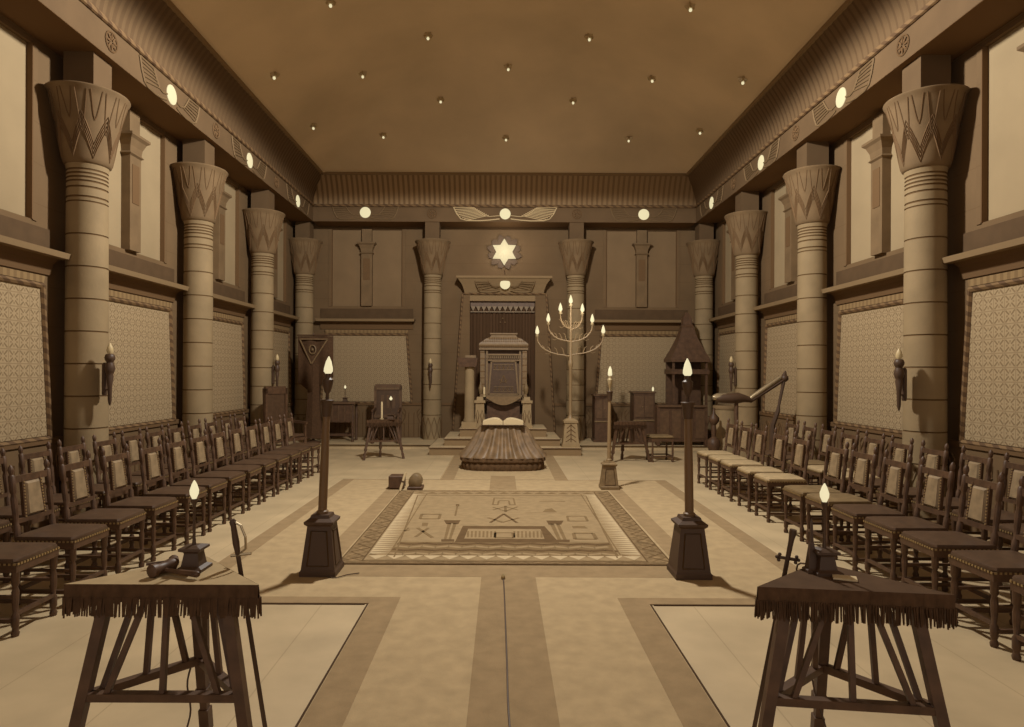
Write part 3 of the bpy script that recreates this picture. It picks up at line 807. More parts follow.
# ------------------------------------------------------------------ branched candelabrum
cx, cy = xx(570.5, 12.42), 12.42
CA = thing('branched_candelabrum', 'tall tree-like candelabrum with seven lit bulbs on a pale patterned pedestal', 'candelabrum', (cx, cy, .15))
def CZ(py): return H + (373 - py) * 12.42 / F - .15
b = MB(); b.box(-.165, .165, -.165, .165, 0, .06); b.sq([(.15, .06), (.115, .46)]); b.box(-.135, .135, -.135, .135, .46, .5); b.sq([(.12, .5), (.07, .54)])
b.m = 1
for k in range(4):
    z = .1 + k * .085
    b.tube([(-.1 + k * .008, -.152 + z * .08, z), (0, -.15 + z * .07, z + .07), (.1 - k * .008, -.152 + z * .08, z)], .008, 4)
b.tube([(0, -.15, .1), (0, -.118, .44)], .008, 4)
b.build('pedestal', [paleped, relief], CA)
b = MB(); b.lathe([(.06, .54), (.04, .58), (.028, .62), (.03, .9), (.034, CZ(368)), (.05, CZ(365)), (.05, CZ(362)), (.03, CZ(359)), (.026, CZ(340)), (.02, CZ(320)), (.012, CZ(305))], 12); b.build('stem', polel, CA, smooth=True)
bulbs = [(0, 298 + 5), (-.2, 306 + 5), (.22, 306.6 + 5), (-.43, 316.5 + 5), (.41, 317 + 5), (-.64, 329 + 5), (.62, 328 + 5)]
cup_p = [(.008, 0), (.03, .02), (.036, .045), (.022, .05), (.022, .07)]
fl_p = [(.016, .06), (.038, .10), (.036, .13), (.02, .19), (.004, .23)]
for i, (dx, py) in enumerate(bulbs):
    z1 = CZ(py) - .07
    if dx:
        z0 = z1 - .22 - abs(dx) * .18; sg = 1 if dx > 0 else -1; a = abs(dx)
        pts = [(0, 0, z0 - .02)] + [(sg * a * (1 - cos(PI / 2 * u)) ** .8 if False else sg * a * sin(PI / 2 * u) , -.02 * u, z0 + (z1 - z0) * (1 - cos(PI / 2 * u)) ** 1.1) for u in (.12, .25, .4, .55, .7, .85, 1)]
        br = MB(); br.tube(pts, [.02] + [.014] * 6 + [.01], 6)
        for (u, q) in ((.2, .12), (.35, .1), (.5, .08), (.7, .06)):
            k = int(u * 7); p = pts[k]
            br.tube([p, (p[0] + sg * .03, p[1], p[2] + q), (p[0] + sg * .07, p[1], p[2] + q + .03)], [.01, .008, .005], 4)
        br.tube([pts[3], (pts[3][0] + sg * .05, 0, pts[3][2] - .03), (pts[3][0] + sg * .11, 0, pts[3][2] - .01)], [.006, .006, .003], 4)
        bo = br.build('branch', polel, CA)
    cpo = MB().lathe(cup_p, 10).build('cup', brass, CA, loc=(dx, -.02 if dx else 0, z1), smooth=True)
    MB().lathe(fl_p, 10).build('bulb', glow, cpo, smooth=True)

# ------------------------------------------------------------------ tall lamps
def tall_lamp(name, label, loc, lean, pm, bw, ph, tot, rz=0, kind=0):
    t = thing(name, label, 'lamp', loc, rz)
    s_ = bw
    b = MB(); b.sq([(s_, 0), (s_, .035), (s_ * .93, .05), (s_ * .66, ph * .82), (s_ * .8, ph * .86), (s_ * .82, ph * .9), (s_ * .55, ph * .95), (s_ * .5, ph)])
    b.m = 1
    for sg in (-1, 1):
        y0_, y1_ = -s_ * .93, -s_ * .7
        b.tube([(-s_ * .6, y0_ * .97, ph * .17), (s_ * .6, y0_ * .97, ph * .17), (s_ * .42, y1_, ph * .74), (-s_ * .42, y1_, ph * .74), (-s_ * .6, y0_ * .97, ph * .17)], .006, 4)
        b.tube([(s_ * .9, -s_ * .6, ph * .17), (s_ * .9, s_ * .6, ph * .17), (s_ * .7, s_ * .42, ph * .74), (s_ * .7, -s_ * .42, ph * .74), (s_ * .9, -s_ * .6, ph * .17)], .006, 4)
    b.build('pedestal', [iron if kind == 0 else goldd, relief], t)
    L = lambda z: lean * (z - ph) / (tot - ph)
    def seg(prof, n, name, m, parent=t):
        q = MB(); q.loft([[(r * cos(2 * PI * j / n) + L(z), r * sin(2 * PI * j / n), z) for j in range(n)] for r, z in prof]); return q.build(name, m, parent, smooth=True)
    zc1 = tot - .46
    r0 = .034 if kind == 0 else .026
    seg([(r0 + .012, ph - .01), (r0 + .012, ph + .02), (r0, ph + .03), (r0 * .98, (ph + zc1) / 2), (r0 * .8, zc1)], 14, 'pole', pm)
    k = .85 if kind == 0 else .7
    seg([(.04 * k, zc1 - .005), (.045 * k, zc1 + .02), (.05 * k, zc1 + .09), (.065 * k, zc1 + .12), (.06 * k, zc1 + .125)], 14, 'collar', iron)
    u = seg([(.014, zc1 + .12), (.012, zc1 + .17), (.03 * k, zc1 + .19), (.048 * k, zc1 + .25), (.05 * k, zc1 + .28), (.03 * k, zc1 + .295), (.022, zc1 + .33)], 14, 'urn', iron if kind == 0 else brass)
    seg([(.025 * k, zc1 + .325), (.042 * k, zc1 + .345), (.04 * k, zc1 + .37), (.022, zc1 + .42), (.004, zc1 + .46)], 12, 'flame_bulb', glow)
    return t
xl, yl = -1.425, 5.03
tall_lamp('standing_lamp', 'tall flame-bulb lamp on a dark tapered pedestal beside the rug, chairs with dark seats behind', (xl, yl, .008), .045, polem, .137, .45, 1.665)
tall_lamp('standing_lamp', 'tall flame-bulb lamp on a dark pedestal between rug and pale-seated chairs', (1.405, 5.0, .008), -.02, polem, .137, .45, 1.66)
tall_lamp('standing_lamp', 'slim pale-poled flame-bulb lamp at the far corner of the rug, beside the candelabrum', (1.40, 8.72, .008), .01, polel, .12, .37, 1.64, kind=1)

# ------------------------------------------------------------------ three-cornered fringed tables
def tri_table(name, loc, rz, label, w=.365, hgt=.745, clothlab=None, top=None, drop=.085):
    t = thing(name, label, 'table', loc, rz)
    f0, bk_ = -.16, .21
    tp = [(-w, f0), (w, f0), (0, bk_)]
    MB().prism([(x * .93, y * .93) for x, y in tp], hgt - .03, hgt - .004, 'z').build('tabletop', wood2, t)
    tops = [(-.22, f0 + .05), (.22, f0 + .05), (0, bk_ - .11)]; feet = [(-.355, f0 - .02), (.355, f0 - .02), (0, bk_ + .01)]
    def P(i, z): u = 1 - z / hgt; a, c_ = tops[i], feet[i]; return (a[0] + (c_[0] - a[0]) * u, a[1] + (c_[1] - a[1]) * u, z)
    for i in range(3):
        l = MB(); l.bar(P(i, .2), P(i, hgt - .03), .04); l.bar(P(i, .1), P(i, .2), .03); l.bar(P(i, .16), P(i, .2), .05); l.bar(P(i, .0), P(i, .1), .042)
        l.build('leg', wood, t)
    for i in range(3):
        j = (i + 1) % 3
        MB().bar(P(i, .325), P(j, .325), .03, .035).build('stretcher', wood, t)
        for (fa, fb) in ((.14, .34), (.5, .5), (.86, .66)):
            a = Vector(P(i, .325)).lerp(Vector(P(j, .325)), fa); c_ = Vector(P(i, hgt - .04)).lerp(Vector(P(j, hgt - .04)), fb)
            MB().bar(tuple(a), tuple(c_), .02).build('strut', wood, t)
    c = thing('fringed_tablecloth', clothlab, 'tablecloth', (loc[0], loc[1], loc[2] + hgt), rz)
    MB().prism(tp, -.003, .006, 'z').build('cloth_top', top, c)
    sk = MB(); sf = MB(); P3 = [Vector((x, y, 0)) for x, y in tp]
    for i in range(3):
        a, b_ = P3[i], P3[(i + 1) % 3]; n_ = int((b_ - a).length / .0075); d = (b_ - a).normalized(); nn = Vector((d.y, -d.x, 0))
        rows = [[], []]
        for k in range(n_ + 1):
            p = a.lerp(b_, k / n_); o_ = nn * (.004 + .005 * sin(k * .8) + .003 * sin(k * 2.1)) * 1
            rows[0].append(tuple(p + nn * .001 + Vector((0, 0, .006)))); rows[1].append(tuple(p + o_ + Vector((0, 0, -drop * .6))))
            q = p + o_; ln_ = drop * (1.25 + random.random() * .14)
            if k % 1 == 0:
                wv = random.uniform(-.004, .004)
                sf.tube([tuple(q + Vector((0, 0, -drop * .5))), tuple(q + nn * .004 + d * wv + Vector((0, 0, -ln_)))], [.0045, .0035], 3)
        m = len(rows[0]); sk.add(rows[0] + rows[1], [(k, k + 1, m + k + 1, m + k) for k in range(m - 1)])
    sk.build('cloth_skirt', cloth, c, smooth=True); sf.build('fringe', cloth, c)
    return t
tri_table('triangular_table', (-1.315, 2.6, 0), 0, 'three-cornered splay-legged table carrying the sabre, gavel and lamp under fringed cloth', clothlab='dark-fringed cloth with reflected light painted on its top, gavel table', top=clothlit)
tri_table('triangular_table', (1.285, 2.56, 0), -.12, 'three-cornered splay-legged table with a cross-hilted sword leaning on it', clothlab='dark fringed cloth on the table with the small obelisk', top=clothm, w=.345)
tri_table('triangular_table', (-2.2, 11.75, 0), .35, 'small three-cornered table holding a candle in front of the framed high-backed chair', w=.3, hgt=.70, clothlab='dark fringed cloth under the white candle, before the high-backed chair', top=clothm)
tri_table('triangular_table', (2.17, 11.5, 0), .2, 'small three-cornered table between the pale-poled lamp and the square stool', w=.3, hgt=.70, clothlab='dark fringed cloth on the small table beside the square stool', top=clothm)

# table lamps
def table_lamp(loc, label, h=.36, s=1.0, cable=None, flame=(.02, .075)):
    t = thing('table_lamp', label, 'lamp', loc)
    b = MB(); b.sq([(.052 * s, 0), (.052 * s, .012), (.036 * s, .02), (.028 * s, .07), (.03 * s, .075), (.044 * s, .082), (.044 * s, .092), (.02 * s, .1)]); b.build('base', iron, t)
    MB().lathe([(.009 * s, .095), (.006 * s, .13), (.006 * s, h - .1), (.012 * s, h - .09), (.014 * s, h - .075)], 8).build('stem', iron, t, smooth=True)
    MB().lathe([(.007, h - .078), (.017 * s, h - .055), (.018 * s, h - .04), (.01, h - .015), (.002, h)], 10).build('flame_bulb', glow, t, smooth=True)
    return t
table_lamp((-1.283, 2.63, .751), 'small flame-bulb lamp on the fringed cloth beside the gavel', s=1.0)
table_lamp((1.262, 2.62, .751), 'small flame-bulb lamp on the dark cloth beside the obelisk')
table_lamp((xx(391, 11.7), 11.7, .706), 'small round-bulb lamp beside the white candle on the little table', h=.42, s=1.6)
cd2 = thing('candle', 'white candle on the small table before the framed high-backed chair', 'candle', (xx(382, 11.7), 11.7, .706))
MB().lathe([(.04, 0), (.04, .012), (.016, .03)], 10).build('holder', brass, cd2, smooth=True); MB().lathe([(.018, .02), (.017, .3), (.008, .32)], 10).build('wax', paper, cd2, smooth=True)

# cords
def cord(pts, label, r=.004):
    out = [Vector(p) for p in pts]; sm = []
    for i in range(len(out) - 1):
        p0 = out[max(i - 1, 0)]; p1 = out[i]; p2 = out[i + 1]; p3 = out[min(i + 2, len(out) - 1)]
        for k in range(6):
            u = k / 6; sm.append(.5 * ((2 * p1) + (p2 - p0) * u + (2 * p0 - 5 * p1 + 4 * p2 - p3) * u * u + (3 * p1 - p0 - 3 * p2 + p3) * u ** 3))
    sm.append(out[-1])
    return tag(MB().tube(sm, r, 6).build('cord', iron), label, 'cord')
cord([(-1.33, 2.68, .745), (-1.35, 2.84, .72), (-1.34, 2.83, .55), (-1.335, 2.8, .4), (-1.36, 2.74, .25), (-1.33, 2.7, .12), (-1.36, 2.6, .012), (-1.5, 2.45, .008)], 'thin lamp cord hanging beside the legs of the gavel table')
cord([(1.30, 2.66, .745), (1.25, 2.83, .72), (1.28, 2.82, .55), (1.31, 2.78, .42), (1.27, 2.74, .3), (1.29, 2.7, .15), (1.33, 2.6, .012), (1.5, 2.5, .008)], 'thin lamp cord hanging beside the legs of the obelisk table')
cc = cord([(*at(504, 577), .012), (*at(505, 590), .012), (*at(506, 612), .012), (*at(508, 660), .012), (*at(511, 727), .012), (.04, 2.3, .012), (.05, 1.6, .012)], 'long dark cord running along the middle of the carpet', .0045)
MB().lathe([(.01, 0), (.016, .012), (.016, .05), (.008, .06)], 8).build('plug', nailm, cc, loc=(*at(504, 578), .018)); bpy.data.objects['plug'].rotation_euler = (PI / 2, 0, 0)
cord([(xl - .1, yl + .02, .012), (xl + .12, yl - .16, .013), (xl + .22, yl - .1, .016), (xl + .3, yl - .06, .0165)], 'short cord trailing from the lamp pedestal onto the rug edge')

# sabre and sword
def between(p, q):
    d = Vector(q) - Vector(p); return d.length, d.to_track_quat('Z', 'Y')
p0, p1 = (-1.03, 2.75, .01), (-1.145, 2.67, .945)
L, Q = between(p0, p1); Q = Vector((0, 0, 1)).rotation_difference(Vector(p1) - Vector(p0))
s = thing('sabre', 'sabre with a knuckle-guard hilt leaning against the gavel table', 'sword', p0); s.rotation_mode = 'QUATERNION'; s.rotation_quaternion = Q
b = MB(); b.loft([[(-.010, 0, z), (0, -.003, z), (.010, 0, z), (0, .003, z)] for z in (.03, L - .15)]); b.loft([[(-.002, 0, 0), (0, -.001, 0), (.002, 0, 0), (0, .001, 0)], [(-.010, 0, .03), (0, -.003, .03), (.010, 0, .03), (0, .003, .03)]]); b.build('blade', iron, s)
MB().lathe([(.010, L - .15), (.014, L - .1), (.011, L - .03), (.014, L - .01), (.008, L)], 10).build('grip', iron, s, smooth=True)
b = MB(); b.tube([(.0, 0, L - .008), (.03, 0, L - .03), (.042, 0, L - .08), (.036, 0, L - .13), (.0, 0, L - .152)], .005, 6); b.tube([(-.03, 0, L - .152), (.055, 0, L - .152)], .006, 6); b.build('knuckle_guard', steel, s)
p0, p1 = (1.04, 2.78, .01), (1.182, 2.72, .90)
L, Q = between(p0, p1); Q = Vector((0, 0, 1)).rotation_difference(Vector(p1) - Vector(p0))
s = thing('sword', 'sword with a knobbed cross hilt leaning against the dark-clothed table', 'sword', p0); s.rotation_mode = 'QUATERNION'; s.rotation_quaternion = Q
b = MB(); b.loft([[(-.010, 0, z), (0, -.003, z), (.010, 0, z), (0, .003, z)] for z in (.03, L - .12)]); b.loft([[(-.002, 0, 0), (0, -.001, 0), (.002, 0, 0), (0, .001, 0)], [(-.010, 0, .03), (0, -.003, .03), (.010, 0, .03), (0, .003, .03)]]); b.build('blade', iron, s)
b = MB(); b.lathe([(.010, L - .13), (.010, L - .1), (.011, L - .05), (.015, L - .01), (.014, L)], 10); b.build('grip', iron, s, smooth=True)
b = MB(); b.tube([(-.04, 0, L - .125), (.04, 0, L - .125)], .007, 6)
for sx in (-1, 1):
    for (dx, dz) in ((.046, 0), (.036, .012), (.036, -.012)): b.ball((sx * dx, 0, L - .125 + dz), .008, 8)
b.build('cross_guard', iron, s)

# gavel, obelisk, notebook
gv = thing('gavel', 'dark wooden gavel lying on the fringed table with the sabre', 'gavel', (-1.375, 2.56, .777), -.35)
b = MB(); R90 = Matrix.Rotation(PI / 2, 4, 'X'); b.M = R90; b.lathe([(.018, -.055), (.026, -.05), (.026, -.03), (.021, -.02), (.021, .02), (.026, .03), (.026, .05), (.018, .055)], 14); b.build('head', wood, gv, smooth=True)
b = MB(); b.M = Matrix.Translation((0, 0, -.006)) @ Matrix.Rotation(PI / 2, 4, 'Y'); b.lathe([(.008, .0), (.009, .05), (.012, .15), (.013, .175), (.008, .185)], 10); b.build('handle', wood, gv, smooth=True)
wd = thing('setting_maul', 'small dark mallet lying behind the gavel near the lamp foot', 'mallet', (-1.385, 2.67, .772), .5)
b = MB(); b.M = R90; b.lathe([(.012, -.03), (.02, -.025), (.02, .025), (.012, .03)], 10); b.build('head', wood, wd, smooth=True)
b = MB(); b.M = Matrix.Rotation(PI / 2, 4, 'Y'); b.lathe([(.006, -.1), (.007, 0)], 8); b.build('handle', wood, wd)
ob = thing('obelisk', 'slender dark pointed obelisk standing on the dark fringed cloth', 'obelisk', (1.215, 2.63, .751))
MB().sq([(.026, 0), (.026, .012), (.022, .016)]).build('foot', iron, ob); MB().sq([(.019, .014), (.008, .115), (.006, .12), (.004, .2), (.001, .215)]).build('spire', iron, ob)
nb = thing('notebook', 'small pale-paged notebook on the dark cloth at the lamp foot', 'book', (1.30, 2.535, .751), -.4)
MB().box(-.045, .045, -.03, .03, 0, .003).build('cover', leather, nb); MB().box(-.042, .042, -.027, .027, .003, .009).build('pages', paper, nb)

# ashlars and scroll at the rug's far corner
ah = tag(MB().cbox((0, 0, .09), (.2, .2, .17), .012).build('rough_ashlar', wood, loc=(xx(397.5, 8.65), 8.66, .012)), 'dark square block at the far rug corner, left of the scroll', 'block')
ah2 = thing('polished_ashlar', 'rounded shiny block at the far rug corner, right of the scroll', 'block', (xx(416, 8.6), 8.62, .012))
b = MB(); b.M = Matrix.Rotation(PI / 2, 4, 'X'); 
b.loft([[( .085 * k * cos(a), .1 + .1 * k * sin(a) - .0, z) for a in [2 * PI * j / 20 for j in range(20)]] for k, z in ((.8, -.1), (1, -.085), (1, .085), (.8, .1))]); b.build('block_body', leathm, ah2, smooth=True)
MB().cbox((.0, -.0, .02), (.2, .22, .04), .008).build('block_base', wood, ah2)
sc_ = thing('scroll', 'white rolled paper leaning upright between the two blocks', 'scroll', (xx(404, 8.5), 8.46, .012))
MB().tube([(-.03, -.06, .008), (.03, .0, .235)], .017, 10).build('paper_roll', paper, sc_, smooth=True); MB().tube([(-.003, -.033, .112), (.003, -.027, .132)], .019, 10).build('tie', leather, sc_)

# ------------------------------------------------------------------ chairs
def make_chair(seatm, backm):
    t = thing('banquet_chair', '', 'chair')
    W, Dp, SH = .183, .205, .455
    turned = [(.019, 0), (.023, .02), (.016, .035), (.016, .05), (.021, .06), (.021, .12), (.013, .135), (.018, .2), (.02, .26), (.013, .29), (.021, .305), (.021, .39)]
    for (x, y) in ((Dp - .02, -W + .02), (Dp - .02, W - .02), (-Dp + .02, -W + .02), (-Dp + .02, W - .02)):
        MB().lathe(turned, 8).build('leg', wood, t, loc=(x, y, 0), smooth=True)
    b = MB(); b.box(-Dp, Dp, -W, W, .375, .43); b.build('seat_frame', wood, t)
    # padded seat
    def rg(k, z): return [(k * Dp * a, k * W * c_, z) for a, c_ in ((1, .85), (.9, 1), (-.9, 1), (-1, .85), (-1, -.85), (-.9, -1), (.9, -1), (1, -.85))]
    b = MB(); b.loft([rg(1.01, .428), rg(1.03, .44), rg(1.0, .456), rg(.8, .468), rg(.4, .472)][::1]); so = b.build('seat', seatm, t, smooth=True)
    b = MB()
    for k in range(15):
        y = -W + .01 + k * (2 * W - .02) / 14; b.cbox((Dp * 1.02, y, .425), (.006, .012, .012))
        for sy in (-1, 1): b.cbox((-Dp + .01 + k * (2 * Dp - .02) / 14, sy * W * 1.02, .425), (.012, .006, .012))
    b.build('seat_nails', nailm, t)
    for sy in (-1, 1):
        MB().bar((Dp - .02, sy * (W - .02), .09), (-Dp + .02, sy * (W - .02), .09), .022).build('stretcher', wood, t)
        MB().bar((Dp - .02, sy * (W - .02), .23), (-Dp + .02, sy * (W - .02), .23), .018).build('stretcher', wood, t)
    for sx in (-1, 1): MB().bar((sx * (Dp - .02), -W + .02, .13 if sx > 0 else .1), (sx * (Dp - .02), W - .02, .13 if sx > 0 else .1), .022).build('stretcher', wood, t)
    # back posts with finials, leaning a little
    lean = .05
    def bp(z): return -Dp + .02 - lean * (z - .43) / .45
    prof = [(.02, .43), (.02, .52), (.013, .535), (.018, .6), (.02, .7), (.013, .73), (.02, .745), (.02, .85), (.012, .86), (.016, .875), (.019, .89), (.014, .91), (.004, .925)]
    for sy in (-1, 1):
        b = MB(); b.loft([[(bp(z) + r * cos(2 * PI * j / 8), sy * (W - .02) + r * sin(2 * PI * j / 8), z) for j in range(8)] for r, z in prof]); b.build('back_post', wood, t, smooth=True)
    b = MB()
    for z, h in ((.55, .03), (.825, .045)): b.bar((bp(z), -W + .02, z), (bp(z), W - .02, z), h, .02)
    for sy in (-1, 1): b.bar((bp(.55), sy * .088, .55), (bp(.83), sy * .078, .83), .022, .02)
    b.build('back_frame', wood, t)
    b = MB(); z0_, z1_ = .57, .80
    b.loft([[(bp(z0_) + .004, -.078, z0_), (bp(z0_) + .004, .078, z0_), (bp(z1_) + .004, .068, z1_), (bp(z1_) + .004, -.068, z1_)], [(bp(z0_) + .022, -.064, z0_ + .015), (bp(z0_) + .022, .064, z0_ + .015), (bp(z1_) + .022, .054, z1_ - .015), (bp(z1_) + .022, -.054, z1_ - .015)]])
    b.loft([[(bp(z0_) - .012, -.075, z0_), (bp(z0_) - .012, .075, z0_), (bp(z1_) - .012, .066, z1_), (bp(z1_) - .012, -.066, z1_)], [(bp(z0_) + .004, -.078, z0_), (bp(z0_) + .004, .078, z0_), (bp(z1_) + .004, .068, z1_), (bp(z1_) + .004, -.068, z1_)]])
    b.build('backrest', backm, t)
    b = MB()
    for k in range(12):
        u = k / 11; z = z0_ + (z1_ - z0_) * u
        for sy in (-1, 1): b.cbox((bp(z) + .012, sy * (.088 - .01 * u), z), (.008, .009, .009))
    b.build('back_nails', nailm, t)
    return t
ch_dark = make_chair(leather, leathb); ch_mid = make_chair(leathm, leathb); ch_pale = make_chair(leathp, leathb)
used = {}
def place(kind, x, y, rz, label, group):
    src = {'d': ch_dark, 'm': ch_mid, 'p': ch_pale}[kind]
    if kind not in used:
        used[kind] = 1; src.location = (x, y, 0); src.rotation_euler = (0, 0, rz); src['label'] = label; src['group'] = group; return
    dup(src, (x, y, 0), rz, label, group)
nth = ['nearest', 'second nearest', 'third nearest', 'fourth nearest', 'fifth nearest', 'sixth nearest', 'seventh nearest', 'eighth nearest', 'ninth nearest', 'tenth nearest', 'eleventh nearest', 'twelfth nearest', 'thirteenth nearest', 'fourteenth nearest']
rw = random.Random(3)
LY = [3.46, 3.96, 4.47, 4.99, 5.48, 5.99, 6.46, 6.95, 7.43, 7.92, 8.4, 8.88, 9.37, 9.86]
for i, y in enumerate(LY):
    place('d', -3.06 + rw.uniform(-.015, .015), y, rw.uniform(-.03, .03), 'dark leather chair, %s in the front row on the left' % nth[i], 'front row of chairs on the left')
for i, y in enumerate([y + .12 for y in LY]):
    place('d', -3.84 + rw.uniform(-.015, .015), y, rw.uniform(-.03, .03), 'dark leather chair, %s in the row by the left wall' % nth[i], 'back row of chairs on the left')
RY = [3.38, 3.87, 4.36, 4.82, 5.28, 5.78, 6.2]; RYf = [6.96, 7.48, 8.06, 8.53, 9.04]
for i, y in enumerate(RY):
    place('d' if i < 5 else 'm', 2.945 + rw.uniform(-.015, .015), y, PI + rw.uniform(-.03, .03), 'studded chair, %s in the front row on the right' % nth[i], 'near front row of chairs on the right')
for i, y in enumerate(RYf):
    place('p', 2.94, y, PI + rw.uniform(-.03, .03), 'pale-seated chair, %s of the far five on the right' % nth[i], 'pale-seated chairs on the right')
for i, y in enumerate([3.6, 4.1, 4.6, 5.1, 5.6, 6.1, 6.6]):
    place('d', 3.80 + rw.uniform(-.015, .015), y, PI + rw.uniform(-.03, .03), 'dark leather chair, %s in the row by the right wall' % nth[i], 'back row of chairs on the right')
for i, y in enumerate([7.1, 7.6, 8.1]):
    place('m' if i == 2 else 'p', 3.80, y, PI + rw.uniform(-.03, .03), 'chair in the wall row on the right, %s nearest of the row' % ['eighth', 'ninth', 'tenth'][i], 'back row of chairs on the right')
for i, y in enumerate([8.6, 9.1]):
    place('d', 3.80, y, PI + rw.uniform(-.03, .03), 'dark chair at the far end of the right wall row, %s one' % ['last but one', 'very last'][i], 'back row of chairs on the right')

# ------------------------------------------------------------------ furniture at the back, banner side
bn = thing('banner', 'dark hanging banner with a studded inverted triangle and round emblem in the corner', 'banner', (xx(313, 13.35), 13.35, DT))
def BZ(py): return H + (373 - py) * 13.35 / F - DT
MB().tube([(0, .03, 0.02), (0, .03, BZ(334))], .018, 8).build('pole', wood, bn); MB().lathe([(.16, 0), (.16, .03), (.04, .06), (.02, .1)], 14, (0, .03)).build('base', wood, bn, smooth=True)
MB().tube([(-.33, .0, BZ(336)), (.42, .0, BZ(336))], .015, 8).build('crossbar', wood, bn)
b = MB(); N = 30
vs = []; fs = []
for i in range(N + 1):
    u = i / N; x = -.31 + .72 * u; yb = .02 * sin(u * 14); zl_ = BZ(378) + .0 - .3 * (1 - abs(u - .38) * 1.6) 
    vs += [(x, yb, BZ(337)), (x, yb, (BZ(337) + zl_) / 2), (x, yb * 1.5, zl_)]
for i in range(N): fs += [(3 * i, 3 * i + 3, 3 * i + 4, 3 * i + 1), (3 * i + 1, 3 * i + 4, 3 * i + 5, 3 * i + 2)]
ob_ = b.add(vs, fs).build('banner_cloth', cloth, bn, smooth=True); so = ob_.modifiers.new('thick', 'SOLIDIFY'); so.thickness = .008
b = MB(); A_, B_, C_ = (-.26, BZ(340)), (.31, BZ(340)), (-.02, BZ(365))
for p, q in ((A_, B_), (B_, C_), (C_, A_)): b.bar((p[0], -.045, p[1]), (q[0], -.045, q[1]), .022)
b.build('triangle_border', gold, bn)
b = MB(); b.tube([(-.0 + .07 * cos(2 * PI * k / 12), -.045, BZ(350.5) + .09 * sin(2 * PI * k / 12)) for k in range(13)], .014, 5); b.ball((0, -.045, BZ(350.5)), .03, 8); b.build('round_emblem', goldd, bn)
b = MB(); b.loft([[(x * w, y * w * .6 + .06, z) for x, y in [(cos(2 * PI * j / 12) * (1 + .12 * (j % 2)), sin(2 * PI * j / 12) * (1 + .12 * (j % 2))) for j in range(12)]] for w, z in ((.22, .1), (.15, .5), (.12, 1.0), (.13, BZ(365)))]); b.build('hanging_drape', cloth, bn)

def big_chair(label, loc, rz, w, hb, framed=False):
    t = thing('high_backed_chair', label, 'chair', loc, rz); a = w / 2
    for (x, y) in ((-a + .03, -.24), (a - .03, -.24)): MB().lathe([(.03, 0), (.035, .03), (.022, .06), (.03, .2), (.03, .42)], 8).build('leg', wood, t, loc=(x, y, 0), smooth=True)
    for sx in (-1, 1): MB().bar((sx * (a - .03), .2, 0), (sx * (a - .03), .26, hb), .05).build('back_post', wood, t)
    MB().box(-a, a, -.26, .22, .38, .43).build('seat_frame', wood, t); MB().cbox((0, -.02, .455), (w - .04, .44, .06), .02).build('seat', leather, t)
    b = MB(); b.box(-a, a, .2, .26, hb - .1, hb); b.box(-a, a, .19, .25, .5, .56); b.box(-a + .02, a - .02, .22, .27, hb, hb + .03)
    for sx in (-1, 1): b.box(min(sx * a, sx * (a - .05)), max(sx * a, sx * (a - .05)), .2, .25, .5, hb)
    b.build('back_frame', wood2 if framed else wood, t)
    MB().box(-a + .06, a - .06, .215, .25, .56, hb - .1).build('backrest', leather, t)
    if framed:
        b = MB()
        for i in range(14): b.cbox((-a + .07 + i * (w - .14) / 13, .195, hb - .06), (.02, .012, .02))
        b.build('stud_row', goldd, t)
        b = MB()
        for k in (-.12, 0, .12): b.box(k - .03, k + .03, .205, .215, .7, hb - .2)
        b.build('back_panels', wood2, t)
    for sx in (-1, 1):
        b = MB(); b.bar((sx * (a - .03), -.24, .42), (sx * (a - .03), -.24, .66), .035); b.bar((sx * (a - .03), -.28, .67), (sx * (a - .03), .22, .70), .045, .04); b.build('armrest', wood, t)
    return t
big_chair('dark high-backed chair behind the far end of the left chair rows', (xx(285.5, 11.2), 11.2, 0), 1.1, .5, 1.27)
big_chair('framed high-backed chair with a studded top rail behind the candle table', (xx(387, 13.55), 13.55, DT), .06, .58, 1.18, True)

def desk(label, x0p, x1p, topy, d, lower=None, closed=False):
    x0_, x1_ = xx(x0p, d), xx(x1p, d); w = (x1_ - x0_) / 2; zt_ = H + (373 - topy) * d / F - DT
    t = thing('desk' if not closed else 'cabinet', label, 'desk' if not closed else 'cabinet', ((x0_ + x1_) / 2, d, DT))
    MB().box(-w - .03, w + .03, -.02, .42, zt_ - .035, zt_).build('top', wood2, t)
    if not closed:
        for (x, y) in ((-w + .03, .03), (w - .03, .03), (-w + .03, .37), (w - .03, .37)): MB().lathe([(.028, 0), (.034, .03), (.02, .06), (.028, .3), (.032, .55), (.022, .6), (.03, zt_ - .03)], 8).build('leg', wood, t, loc=(x, y, 0), smooth=True)
        b = MB(); b.box(-w + .02, w - .02, .02, .05, zt_ - .42, zt_ - .035); b.build('front_board', wood, t)
        b = MB()
        n = 5
        for i in range(n): x = -w + .06 + (2 * w - .12) * i / (n - 1); b.box(x - .012, x + .012, .005, .022, zt_ - .4, zt_ - .06)
        b.build('front_slats', wood2, t)
        b = MB(); b.box(-w + .03, w - .03, .02, .05, .12, .16); b.box(-w + .03, w - .03, .35, .38, .12, .16); b.build('stretcher', wood, t)
    else:
        MB().box(-w, w, 0, .4, .06, zt_ - .035).build('body', wood, t); MB().box(-w - .02, w + .02, -.02, .41, 0, .06).build('plinth', wood, t)
        b = MB(); b.box(-w - .01, w + .01, -.02, 0, zt_ * .42, zt_ * .45); b.build('mid_moulding', goldd, t)
        for sx in (-1, 1):
            dr = MB().box(min(sx * .01, sx * (w - .03)), max(sx * .01, sx * (w - .03)), -.012, 0, zt_ * .5, zt_ - .09).build('door', wood2, t)
            MB().ball((sx * .04, -.022, zt_ * .7), .012, 8).build('knob', goldd, dr)
    return t
